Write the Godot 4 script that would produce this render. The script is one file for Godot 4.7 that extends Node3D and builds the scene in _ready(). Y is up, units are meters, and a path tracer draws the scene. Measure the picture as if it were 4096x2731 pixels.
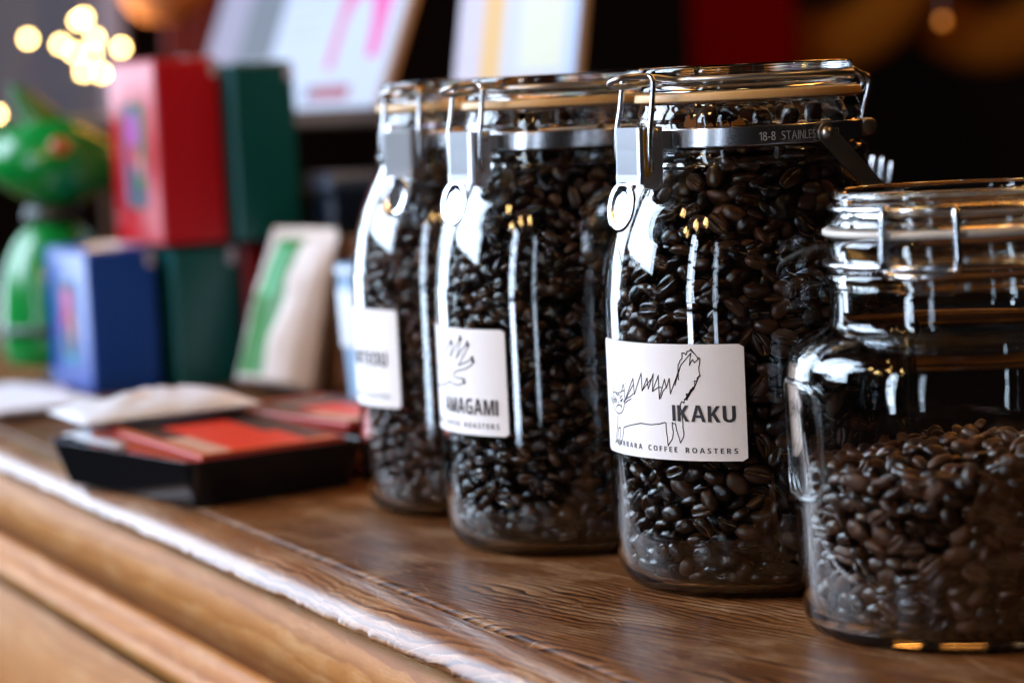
extends Node3D
# A row of clip-top jars of coffee beans on a worn wooden counter.
# World: camera at x=0 z=0; counter top at y=0. Counter axes: local x = inwards, local z = along, towards the camera.

const GRAIN := -14.0
const TURN := 24.036          # degrees, counter axes to world axes
const ORIGIN := Vector3(-.0643, 0, -1.152)
var U := Vector3(.4073, 0, .9133)
var N := Vector3(.9133, 0, -.4073)
var M := {}
var taken := {}
var rng := RandomNumberGenerator.new()

# ---------------------------------------------------------------- naming
func numbered(called: String) -> String:
	if not taken.has(called):
		taken[called] = 0
		return called
	taken[called] += 1
	return "%s_%03d" % [called, taken[called]]

func tag(o: Node, label := "", category := "", group := "", kind := "") -> Node:
	if label: o.set_meta("label", label)
	if category: o.set_meta("category", category)
	if group: o.set_meta("group", group)
	if kind: o.set_meta("kind", kind)
	return o

func thing(called: String, label: String, category: String, at: Vector3, turn := 0.0, group := "") -> Node3D:
	var o := Node3D.new()
	o.name = numbered(called)
	add_child(o)
	o.position = at
	o.rotation_degrees.y = turn
	tag(o, label, category, group)
	return o

func part(called: String, mesh: Mesh, mat: Material, parent: Node, xf := Transform3D()) -> MeshInstance3D:
	var o := MeshInstance3D.new()
	o.name = numbered(called) if parent == self else called
	o.mesh = mesh
	if mat: o.material_override = mat
	o.transform = xf
	parent.add_child(o, true)
	return o

func on(x: float, z: float, y := 0.0) -> Vector3:   # counter axes to world
	return ORIGIN + N * x + U * z + Vector3(0, y, 0)

# ---------------------------------------------------------------- mesh helpers
func mesh_of(v: PackedVector3Array, idx: PackedInt32Array, uv := PackedVector2Array(), smooth := true, closed := true, col := PackedColorArray()) -> ArrayMesh:
	if closed:
		var vol := 0.0
		for i in range(0, idx.size(), 3):
			vol += v[idx[i]].dot(v[idx[i + 1]].cross(v[idx[i + 2]]))
		if vol > 0:                                   # Godot fronts run clockwise
			for i in range(0, idx.size(), 3):
				var k := idx[i + 1]; idx[i + 1] = idx[i + 2]; idx[i + 2] = k
	var arr := []
	arr.resize(Mesh.ARRAY_MAX)
	if smooth:
		var nn := PackedVector3Array(); nn.resize(v.size())
		for i in range(0, idx.size(), 3):
			var f := -(v[idx[i + 1]] - v[idx[i]]).cross(v[idx[i + 2]] - v[idx[i]])
			nn[idx[i]] += f; nn[idx[i + 1]] += f; nn[idx[i + 2]] += f
		for i in nn.size(): nn[i] = nn[i].normalized() if nn[i].length() > 0 else Vector3.UP
		arr[Mesh.ARRAY_VERTEX] = v
		arr[Mesh.ARRAY_NORMAL] = nn
		arr[Mesh.ARRAY_INDEX] = idx
		if uv.size(): arr[Mesh.ARRAY_TEX_UV] = uv
		if col.size(): arr[Mesh.ARRAY_COLOR] = col
	else:
		var vv := PackedVector3Array(); var nf := PackedVector3Array(); var uu := PackedVector2Array()
		for i in range(0, idx.size(), 3):
			var f2 := -(v[idx[i + 1]] - v[idx[i]]).cross(v[idx[i + 2]] - v[idx[i]]).normalized()
			for k in 3:
				vv.append(v[idx[i + k]]); nf.append(f2)
				if uv.size(): uu.append(uv[idx[i + k]])
		arr[Mesh.ARRAY_VERTEX] = vv
		arr[Mesh.ARRAY_NORMAL] = nf
		if uv.size(): arr[Mesh.ARRAY_TEX_UV] = uu
	var m := ArrayMesh.new()
	m.add_surface_from_arrays(Mesh.PRIMITIVE_TRIANGLES, arr)
	return m

func smooth_profile(p: Array, per := 4) -> Array:    # Catmull-Rom through the points
	var out := []
	for i in p.size() - 1:
		var a: Vector2 = p[maxi(i - 1, 0)]; var b: Vector2 = p[i]; var c: Vector2 = p[i + 1]; var d: Vector2 = p[mini(i + 2, p.size() - 1)]
		for k in per: out.append(b.cubic_interpolate(c, a, d, float(k) / per))
	out.append(p[p.size() - 1])
	for i in out.size(): out[i].x = maxf(out[i].x, 0.0)
	return out

func lathe(p: Array, seg := 96, closed_ring := false) -> ArrayMesh:   # p: Vector2(radius, y), axis to axis or a closed ring
	var v := PackedVector3Array(); var idx := PackedInt32Array()
	var rows := []
	for q in p:
		if q.x < 1e-5 and not closed_ring:
			rows.append([v.size(), 1]); v.append(Vector3(0, q.y, 0))
		else:
			rows.append([v.size(), seg])
			for k in seg:
				var a := TAU * k / seg
				v.append(Vector3(q.x * cos(a), q.y, q.x * sin(a)))
	var n := rows.size()
	for i in (n if closed_ring else n - 1):
		var r0: Array = rows[i]; var r1: Array = rows[(i + 1) % n]
		for k in seg:
			var k1 := (k + 1) % seg
			var a0: int = r0[0] + (k if r0[1] > 1 else 0); var a1: int = r0[0] + (k1 if r0[1] > 1 else 0)
			var b0: int = r1[0] + (k if r1[1] > 1 else 0); var b1: int = r1[0] + (k1 if r1[1] > 1 else 0)
			if r0[1] > 1: idx.append_array([a0, a1, b0])
			if r1[1] > 1: idx.append_array([a1, b1, b0])
	return mesh_of(v, idx)

func smooth_path(p: Array, per := 6, closed := false) -> Array:
	var out := []
	var n := p.size()
	for i in (n if closed else n - 1):
		var a: Vector3 = p[(i - 1 + n) % n] if closed else p[maxi(i - 1, 0)]
		var b: Vector3 = p[i]; var c: Vector3 = p[(i + 1) % n]
		var d: Vector3 = p[(i + 2) % n] if closed else p[mini(i + 2, n - 1)]
		for k in per: out.append(b.cubic_interpolate(c, a, d, float(k) / per))
	if not closed: out.append(p[n - 1])
	return out

func tube(path: Array, r: float, sides := 10, closed := false) -> ArrayMesh:
	var v := PackedVector3Array(); var idx := PackedInt32Array()
	var n := path.size()
	var up := Vector3.UP
	var last := Vector3.ZERO
	for i in n:
		var a: Vector3 = path[(i - 1 + n) % n] if (closed or i > 0) else path[i]
		var b: Vector3 = path[(i + 1) % n] if (closed or i < n - 1) else path[i]
		var t := (b - a).normalized()
		if i == 0: up = (Vector3.UP if absf(t.y) < .9 else Vector3.RIGHT)
		up = (up - t * up.dot(t)).normalized()
		var s := t.cross(up)
		for k in sides:
			var g := TAU * k / sides
			v.append(path[i] + (up * cos(g) + s * sin(g)) * r)
	for i in (n if closed else n - 1):
		for k in sides:
			var a0 := i * sides + k; var a1 := i * sides + (k + 1) % sides
			var b0 := ((i + 1) % n) * sides + k; var b1 := ((i + 1) % n) * sides + (k + 1) % sides
			idx.append_array([a0, a1, b0, a1, b1, b0])
	if not closed:
		var c0 := v.size(); v.append(path[0]); v.append(path[n - 1])
		for k in sides:
			idx.append_array([c0, (k + 1) % sides, k])
			idx.append_array([c0 + 1, (n - 1) * sides + k, (n - 1) * sides + (k + 1) % sides])
	return mesh_of(v, idx)

func bevel_box(s: Vector3, b := .002, tint := PackedColorArray()) -> ArrayMesh:   # chamfered box resting on y=0
	var v := PackedVector3Array(); var idx := PackedInt32Array()
	var h := s / 2
	var map := {}
	for sx in [-1, 1]:
		for sy in [-1, 1]:
			for sz in [-1, 1]:
				for ax in 3:
					var q := Vector3(sx * (h.x - b), sy * (h.y - b), sz * (h.z - b))
					q[ax] += b * [sx, sy, sz][ax]
					map[[sx, sy, sz, ax]] = v.size()
					v.append(q + Vector3(0, h.y, 0))
	var quad := func(a, c, d, e): idx.append_array([a, c, d, a, d, e])
	var faces := []
	for ax in 3:
		var o1 := (ax + 1) % 3; var o2 := (ax + 2) % 3
		for sg in [-1, 1]:
			var c := []
			for w in [[-1, -1], [1, -1], [1, 1], [-1, 1]]:
				var key := [0, 0, 0]; key[ax] = sg; key[o1] = w[0]; key[o2] = w[1]
				c.append(map[[key[0], key[1], key[2], ax]])
			if sg < 0: c.reverse()
			quad.call(c[0], c[1], c[2], c[3])
	for ax in 3:                                        # edges along ax
		var o1 := (ax + 1) % 3; var o2 := (ax + 2) % 3
		for w in [[-1, -1], [1, -1], [1, 1], [-1, 1]]:
			var k0 := [0, 0, 0]; k0[o1] = w[0]; k0[o2] = w[1]
			var lo := k0.duplicate(); lo[ax] = -1
			var hi := k0.duplicate(); hi[ax] = 1
			var c := [map[lo + [o1]], map[hi + [o1]], map[hi + [o2]], map[lo + [o2]]]
			if w[0] * w[1] < 0: c.reverse()
			quad.call(c[3], c[2], c[1], c[0])
	for sx in [-1, 1]:
		for sy in [-1, 1]:
			for sz in [-1, 1]:
				var c := [map[[sx, sy, sz, 0]], map[[sx, sy, sz, 1]], map[[sx, sy, sz, 2]]]
				if sx * sy * sz < 0: c.reverse()
				idx.append_array(c)
	return mesh_of(v, idx, PackedVector2Array(), false)

func extrude(poly: PackedVector2Array, depth: float) -> ArrayMesh:   # polygon in x,y pushed +-depth/2 along z
	var v := PackedVector3Array(); var idx := PackedInt32Array()
	var n := poly.size()
	for sg in [-.5, .5]:
		for q in poly: v.append(Vector3(q.x, q.y, depth * sg))
	var t := Geometry2D.triangulate_polygon(poly)
	for i in range(0, t.size(), 3):
		idx.append_array([t[i], t[i + 1], t[i + 2]])
		idx.append_array([n + t[i], n + t[i + 2], n + t[i + 1]])
	var cw := Geometry2D.is_polygon_clockwise(poly)
	for i in n:
		var j := (i + 1) % n
		if cw == (Geometry2D.is_polygon_clockwise(PackedVector2Array([poly[t[0]], poly[t[1]], poly[t[2]]]))):
			idx.append_array([i, n + i, j, j, n + i, n + j])
		else:
			idx.append_array([i, j, n + i, j, n + j, n + i])
	# caps and sides are made consistent by checking a side against its cap
	return mesh_of(v, idx, PackedVector2Array(), false)

func sweep(profile: Array, z0: float, z1: float, segs: int, rough: Callable, uvscale := Vector2(1, 1), grain := 0.0) -> ArrayMesh:   # closed profile of Vector2(x,y) run along z
	var v := PackedVector3Array(); var idx := PackedInt32Array(); var uv := PackedVector2Array()
	var n := profile.size()
	var run := [0.0]
	for i in n: run.append(run[i] + (profile[(i + 1) % n] - profile[i]).length())
	for s in segs + 1:
		var z := lerpf(z0, z1, float(s) / segs)
		for i in n + 1:
			var q: Vector2 = profile[i % n] + rough.call(i % n, z)
			v.append(Vector3(q.x, q.y, z))
			var g := Vector2(z, run[i]).rotated(grain)
			uv.append(g * uvscale)
	for s in segs:
		for i in n:
			var a := s * (n + 1) + i; var b := a + 1; var c := a + n + 1; var d := c + 1
			idx.append_array([a, b, c, b, d, c])
	return mesh_of(v, idx, uv, true)

func on_drum(s: float, t: float, r: float, az: float) -> Vector3:     # point on an upright cylinder: metres along, height
	var a := az + s / r
	return Vector3(sin(a) * r, t, cos(a) * r)

func curved_sheet(s0: float, s1: float, t0: float, t1: float, r: float, az: float, corner := 0.0, thick := .00025, cols := 40) -> ArrayMesh:
	var v := PackedVector3Array(); var idx := PackedInt32Array()
	for c in cols + 1:
		var f := float(c) / cols
		var s := lerpf(s0, s1, f)
		var e := minf(s - s0, s1 - s)
		var cut := 0.0
		if e < corner: cut = corner - sqrt(maxf(0, corner * corner - (corner - e) * (corner - e)))
		for rr in [r, r + thick]:
			for t in [t0 + cut, lerpf(t0, t1, .5), t1 - cut]: v.append(on_drum(s, t, rr, az))
	for c in cols:
		var o := c * 6; var p := o + 6
		for k in 2:
			idx.append_array([o + 3 + k, p + 3 + k, o + 4 + k, p + 3 + k, p + 4 + k, o + 4 + k])
			idx.append_array([o + k, o + 1 + k, p + k, p + k, o + 1 + k, p + 1 + k])
		idx.append_array([o, p, o + 3, p, p + 3, o + 3])
		idx.append_array([o + 2, o + 5, p + 2, p + 2, o + 5, p + 5])
	for o in [0, cols * 6]:
		var q := [o, o + 3, o + 1, o + 1, o + 3, o + 4, o + 1, o + 4, o + 2, o + 2, o + 4, o + 5]
		if o > 0: q.reverse()
		idx.append_array(q)
	return mesh_of(v, idx, PackedVector2Array(), false)

func merge(list: Array) -> ArrayMesh:
	var st := SurfaceTool.new()
	st.begin(Mesh.PRIMITIVE_TRIANGLES)
	for e in list: st.append_from(e[0], 0, e[1])
	return st.commit()

func bent_text(text: String, s0: float, s1: float, base: float, cap: float, r: float, az: float, weight := 700, spaced := false, slope := 0.0, stretch := 1.0) -> Array:
	# letters as thin shapes laid round the cylinder; returns [mesh, transform] pairs
	var f := SystemFont.new(); f.font_names = PackedStringArray(["Droid Sans"]); f.font_weight = weight
	var glyphs := []
	var total := 0.0
	for i in text.length():
		var ch := text[i]
		if ch == " ":
			glyphs.append([null, .3]); total += .3; continue
		if ch == "I":                                      # plain upright stroke
			var bw := .098 if weight > 500 else .06
			var ra := []; ra.resize(Mesh.ARRAY_MAX)
			ra[Mesh.ARRAY_VERTEX] = PackedVector3Array([Vector3(0, -9, 0), Vector3(0, 9, 0), Vector3(bw, 9, 0), Vector3(bw, -9, 0)])
			ra[Mesh.ARRAY_INDEX] = PackedInt32Array([0, 1, 2, 0, 2, 3])
			glyphs.append([ra, bw, 0.0, 0.0, .99]); total += bw; continue
		var tm := TextMesh.new()
		tm.text = ch; tm.font = f; tm.font_size = 64; tm.pixel_size = .01; tm.depth = 0.0; tm.curve_step = 3.0
		tm.horizontal_alignment = HORIZONTAL_ALIGNMENT_LEFT
		var a := tm.get_mesh_arrays()
		var bb := tm.get_aabb()
		glyphs.append([a, bb.size.x, bb.position.x, bb.position.y, bb.size.y])
		total += bb.size.x
	var gap := .065
	if spaced: gap = .2
	total += gap * (text.length() - 1)
	var k := (s1 - s0) / total
	var href := .46
	var at := s0
	var out := []
	var ymin := 1e9
	for g in glyphs:
		if g[0] != null and g[4] < .49: ymin = minf(ymin, g[3])
	for g in glyphs:
		if g[0] != null:
			var src: PackedVector3Array = g[0][Mesh.ARRAY_VERTEX]
			var ix: PackedInt32Array = g[0][Mesh.ARRAY_INDEX]
			if ix.is_empty():
				for q in src.size(): ix.append(q)
			# cut triangles finer so that they follow the curve
			var tv := PackedVector3Array(); var ti := PackedInt32Array(); var tn := PackedVector3Array()
			for q in range(0, ix.size(), 3):
				var tri := [src[ix[q]], src[ix[q + 1]], src[ix[q + 2]]]
				for p in tri:
					if absf(p.y) > 8: p.y = ymin if p.y < 0 else ymin + .457
					var s: float = at + (p.x - g[2]) * k
					var t: float = base + slope * (s - s0) + (p.y - ymin) / href * cap
					var w := on_drum(s, t, r, az)
					tv.append(w); tn.append(Vector3(w.x, 0, w.z).normalized()); ti.append(ti.size())
			var arr := []; arr.resize(Mesh.ARRAY_MAX)
			arr[Mesh.ARRAY_VERTEX] = tv; arr[Mesh.ARRAY_NORMAL] = tn; arr[Mesh.ARRAY_INDEX] = ti
			var m := ArrayMesh.new(); m.add_surface_from_arrays(Mesh.PRIMITIVE_TRIANGLES, arr)
			out.append([m, Transform3D()])
		at += (g[1] + gap) * k
	return out

func bent_line(pts: Array, w: float, r: float, az: float, yc: float) -> Array:    # drawn stroke: flat array s,t in tenths of mm
	var v := PackedVector3Array(); var idx := PackedInt32Array(); var nn := PackedVector3Array()
	var q := []
	for i in range(0, pts.size(), 2): q.append(Vector2(pts[i], pts[i + 1]) * 1e-4)
	for i in q.size() - 1:
		var a: Vector2 = q[i]; var b: Vector2 = q[i + 1]
		var d := (b - a).normalized() * w * .5
		var n := Vector2(-d.y, d.x)
		a -= d * .8; b += d * .8
		var steps := maxi(1, int((b - a).length() / .003))
		for s in steps:
			var p0 := a.lerp(b, float(s) / steps); var p1 := a.lerp(b, float(s + 1) / steps)
			var o := v.size()
			for p in [p0 + n, p0 - n, p1 - n, p1 + n]:
				var x := on_drum(p.x, yc + p.y, r, az)
				v.append(x); nn.append(Vector3(x.x, 0, x.z).normalized())
			idx.append_array([o, o + 1, o + 2, o, o + 2, o + 3])
	var arr := []; arr.resize(Mesh.ARRAY_MAX)
	arr[Mesh.ARRAY_VERTEX] = v; arr[Mesh.ARRAY_NORMAL] = nn; arr[Mesh.ARRAY_INDEX] = idx
	var m := ArrayMesh.new(); m.add_surface_from_arrays(Mesh.PRIMITIVE_TRIANGLES, arr)
	return [m, Transform3D()]

# ---------------------------------------------------------------- materials
func lin(r: float, g: float, b: float) -> Color:
	return Color(r, g, b).linear_to_srgb()

func mat(c: Color, rough := .6, metal := 0.0, spec := .5) -> StandardMaterial3D:
	var m := StandardMaterial3D.new()
	m.albedo_color = c; m.roughness = rough; m.metallic = metal; m.metallic_specular = spec
	return m

func glass(c: Color, rough := 0.0) -> StandardMaterial3D:
	var m := StandardMaterial3D.new()
	m.albedo_color = Color(c.r, c.g, c.b, 0.0)
	m.transparency = BaseMaterial3D.TRANSPARENCY_ALPHA
	m.refraction_enabled = true; m.refraction_scale = .05
	m.roughness = rough
	return m

func noise_tex(freq: float, as_normal := false, strength := 4.0, seed_ := 1, ramp: Gradient = null, size := 512) -> NoiseTexture2D:
	var f := FastNoiseLite.new(); f.seed = seed_; f.frequency = freq; f.fractal_octaves = 4
	var t := NoiseTexture2D.new()
	t.width = size; t.height = size; t.seamless = true; t.noise = f; t.as_normal_map = as_normal; t.bump_strength = strength
	if ramp: t.color_ramp = ramp
	return t

func wood_images(w: int, h: int, metres: Vector2, cols: Array, seed_: int, ring: float, scratches: int) -> Array:
	# texture x = along the board, y = across it; returns [colour, height]
	var f1 := FastNoiseLite.new(); f1.seed = seed_; f1.frequency = 1.0; f1.fractal_octaves = 3
	var f2 := FastNoiseLite.new(); f2.seed = seed_ + 7; f2.frequency = 1.0; f2.fractal_octaves = 2
	var im := Image.create(w, h, false, Image.FORMAT_RGB8)
	var hm := Image.create(w, h, false, Image.FORMAT_RGB8)
	for y in h:
		var ya := metres.y * y / h
		for x in w:
			var xa := metres.x * x / w
			var warp := f1.get_noise_2d(xa * 2.6, ya * 8.0) * .012 + f1.get_noise_2d(xa * 14.0, ya * 30.0) * .0035
			var d := (ya + warp) / ring
			var line := d - floorf(d)
			line = pow(line, 2.2) * (1.0 - smoothstep(.9, 1.0, line))
			var vary := .45 + .55 * clampf(.5 + f2.get_noise_2d(floorf(d) * 3.7, xa * 2.0), 0, 1)
			line *= vary
			var fibre := f2.get_noise_2d(xa * 40.0, ya * 1500.0)
			var pore := f2.get_noise_2d(xa * 90.0 + 50.0, ya * 3200.0)
			var blotch := f1.get_noise_2d(xa * 8.0 + 90.0, ya * 16.0)
			var k := clampf(.5 + blotch * .55 + fibre * .22, 0, 1)
			var c: Color = cols[0].lerp(cols[1], k).lerp(cols[2], clampf(line * 1.7, 0, 1))
			var wear := smoothstep(.05, .45, f1.get_noise_2d(xa * 11.0 + 30.0, ya * 26.0) + fibre * .55) * (1.0 - line)
			c = c.lerp(cols[3], wear * .32)
			if pore > .42: c = c.lerp(cols[2], .35)
			im.set_pixel(x, y, c)
			var hh := clampf(.6 - line * .35 + fibre * .16 + blotch * .06 - (.15 if pore > .42 else 0.0), 0, 1)
			hm.set_pixel(x, y, Color(hh, hh, hh))
	var r := RandomNumberGenerator.new(); r.seed = seed_
	for i in scratches:
		var p := Vector2(r.randf() * w, r.randf() * h)
		var ang := r.randfn(0.0, .25)
		var d2 := Vector2(cos(ang) * w / metres.x, sin(ang) * h / metres.y).normalized()
		var n := r.randi_range(5, 60)
		var pale := r.randf_range(.25, .7)
		for k2 in n:
			var q := p + d2 * k2
			var qx := posmod(int(q.x), w); var qy := posmod(int(q.y), h)
			im.set_pixel(qx, qy, im.get_pixel(qx, qy).lerp(cols[3], pale))
			hm.set_pixel(qx, qy, Color(.3, .3, .3))
	return [ImageTexture.create_from_image(im), ImageTexture.create_from_image(hm)]

func wood_mat(t: Array, rough: float, relief: float, coat := 0.0) -> StandardMaterial3D:
	var m := StandardMaterial3D.new()
	m.albedo_texture = t[0]
	m.roughness = rough
	m.heightmap_enabled = true; m.heightmap_texture = t[1]; m.heightmap_scale = relief
	if coat > 0:
		m.clearcoat_enabled = true; m.clearcoat = coat; m.clearcoat_roughness = .18
	return m

func make_materials() -> void:
	M.glass = glass(Color(.975, .99, .985))
	M.glass_old = glass(Color(.975, .99, .982))
	var film := Gradient.new()
	film.offsets = PackedFloat32Array([0.0, .58, .72, 1.0]); film.colors = PackedColorArray([Color.BLACK, Color.BLACK, Color(.35, .35, .35), Color.WHITE])
	for g in [M.glass, M.glass_old]:
		g.roughness = .05
		g.roughness_texture = noise_tex(.012, false, 1, 9, film)
		g.uv1_triplanar = true; g.uv1_scale = Vector3(7, 5, 7)
	M.steel = mat(lin(.62, .62, .64), .22, 1.0)
	M.steel_bright = mat(lin(.72, .73, .76), .16, 1.0)
	M.steel_dull = mat(lin(.5, .49, .48), .34, 1.0)
	M.steel_brushed = mat(lin(.66, .67, .70), .30, 1.0)
	M.steel_dull.normal_enabled = true; M.steel_dull.normal_texture = noise_tex(.06, true, 2.0, 5)
	M.steel_dull.uv1_triplanar = true; M.steel_dull.uv1_scale = Vector3.ONE * 60
	M.rubber = mat(lin(.62, .40, .17), .42)
	M.rubber.subsurf_scatter_enabled = true; M.rubber.subsurf_scatter_strength = .15
	M.silicone = mat(lin(.55, .55, .52), .4)
	M.paper = mat(lin(.84, .85, .88), .75)
	M.paper.heightmap_enabled = true; M.paper.heightmap_texture = noise_tex(.08, false, 1, 3); M.paper.heightmap_scale = .010
	M.paper.uv1_triplanar = true; M.paper.uv1_scale = Vector3.ONE * 40
	M.ink = mat(lin(.012, .012, .016), .6)
	M.ink_thin = mat(lin(.03, .035, .05), .6)
	M.engrave = mat(lin(.85, .86, .9), .5, 1.0)
	var oil := mat(lin(.14, .048, .003), .5, 0.0, .25)
	M.oil = oil
	M.patch_yellow = mat(lin(.55, .27, .02), .35, .6)
	var bump := noise_tex(.05, false, 1, 20)
	# beans: the same shades for single beans and for the mass
	for e in [["bean", DARK, .15], ["brown", BROWN, .24]]:
		for k in 4:
			var m := mat(Color(e[1][k]).linear_to_srgb(), e[2] * [1.0, 1.5, .85, 2.0][k], 0.0, .5)
			m.heightmap_enabled = true; m.heightmap_texture = bump; m.heightmap_scale = .005
			m.uv1_triplanar = true; m.uv1_scale = Vector3.ONE * 90
			M[e[0] + str(k)] = m
		var bm := mat(Color.WHITE, e[2] * 1.35, 0.0, .5); bm.vertex_color_use_as_albedo = true
		bm.heightmap_enabled = true; bm.heightmap_texture = bump; bm.heightmap_scale = .005
		bm.uv1_triplanar = true; bm.uv1_scale = Vector3.ONE * 90
		M[e[0] + "_any"] = bm
	M.chaff = mat(lin(.30, .155, .065), .7)
	# counter
	var top := wood_images(1536, 768, Vector2(.62, .31), [lin(.115, .041, .0105), lin(.245, .112, .042), lin(.014, .0044, .0016), lin(.60, .46, .32)], 11, .0042, 900)
	M.counter = wood_mat(top, .36, .014, 0.0)
	M.counter.metallic_specular = .16
	M.nose = wood_mat(wood_images(1024, 256, Vector2(.5, .12), [lin(.22, .088, .028), lin(.36, .175, .07), lin(.07, .024, .008), lin(.6, .46, .33)], 23, .0036, 260), .32, .004, .22)
	M.nose.metallic_specular = .42
	M.pine = wood_mat(wood_images(512, 256, Vector2(.6, .15), [lin(.38, .155, .038), lin(.46, .205, .058), lin(.31, .122, .030), lin(.6, .42, .24)], 31, .011, 60), .5, .006, 0.0)
	M.pine.metallic_specular = .25
	M.darkwood = mat(lin(.055, .026, .013), .7, 0.0, .2)
	M.tan = mat(lin(.45, .27, .13), .6)
	M.wall = mat(lin(.06, .036, .026), .9, 0.0, .1)
	M.black = mat(lin(.008, .008, .009), .12, 0.0, .35)
	M.frame = mat(lin(.05, .05, .055), .6)

# ---------------------------------------------------------------- beans
func bean_mesh(v_: int) -> Array:                       # [bean, chaff line]; long axis x, flat side -y
	var nu := 22; var nv := 14
	var r := RandomNumberGenerator.new(); r.seed = 77 + v_
	var v := PackedVector3Array(); var idx := PackedInt32Array()
	var L := .0058 * r.randf_range(.93, 1.07); var W := .0043 * r.randf_range(.94, 1.06)
	var up := .0036 * r.randf_range(.9, 1.1); var lo := .0021
	var bend := r.randf_range(-.16, .16)
	var f := FastNoiseLite.new(); f.seed = 5 + v_; f.frequency = 260.0
	for i in nv + 1:
		var la := PI * i / nv                                # pole to pole along x
		for j in nu:
			var th := TAU * j / nu
			var c := cos(th); var s := sin(th)               # s>0 back, s<0 flat side
			# crowd vertices towards the crease
			if s < 0: c = signf(c) * pow(absf(c), 1.7)
			var x := -cos(la) * L
			var w := pow(sin(la), .82)
			var z := c * W * w + bend * W * (1.0 - pow(cos(la), 2))
			var y: float = s * up * w if s >= 0 else -lo * w * (1.0 - pow(absf(c), 3.0)) * .95
			if s < 0:
				var groove := exp(-pow(c / .17, 2)) * smoothstep(0.0, .55, sin(la))
				y += groove * .0017
				y -= .0005 * exp(-pow((absf(c) - .38) / .22, 2)) * w
			var q := Vector3(x, y, z)
			q += q.normalized() * f.get_noise_3d(x, y, z) * .00022
			v.append(q)
	for i in nv:
		for j in nu:
			var a := i * nu + j; var b := i * nu + (j + 1) % nu; var c2 := a + nu; var d := b + nu
			idx.append_array([a, b, c2, b, d, c2])
	var bean := mesh_of(v, idx)
	var line := []
	for k in 11:
		var t := -1.0 + 2.0 * k / 10.0
		var zz := bend * W * (1 - t * t) + sin(t * 3.0 + v_) * .00022
		line.append(Vector3(t * L * .80, -lo * .62 + .0012 * (1.0 - absf(t)) , zz + r.randf_range(-.0001, .0001)))
	return [bean, tube(smooth_path(line, 2), .00026, 5)]

func radius_at(inner: Array, y: float) -> float:
	for i in inner.size() - 1:
		var a: Vector2 = inner[i]; var b: Vector2 = inner[i + 1]
		if y >= a.y and y <= b.y and b.y > a.y: return lerpf(a.x, b.x, (y - a.y) / (b.y - a.y))
	return inner[inner.size() - 1].x

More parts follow.
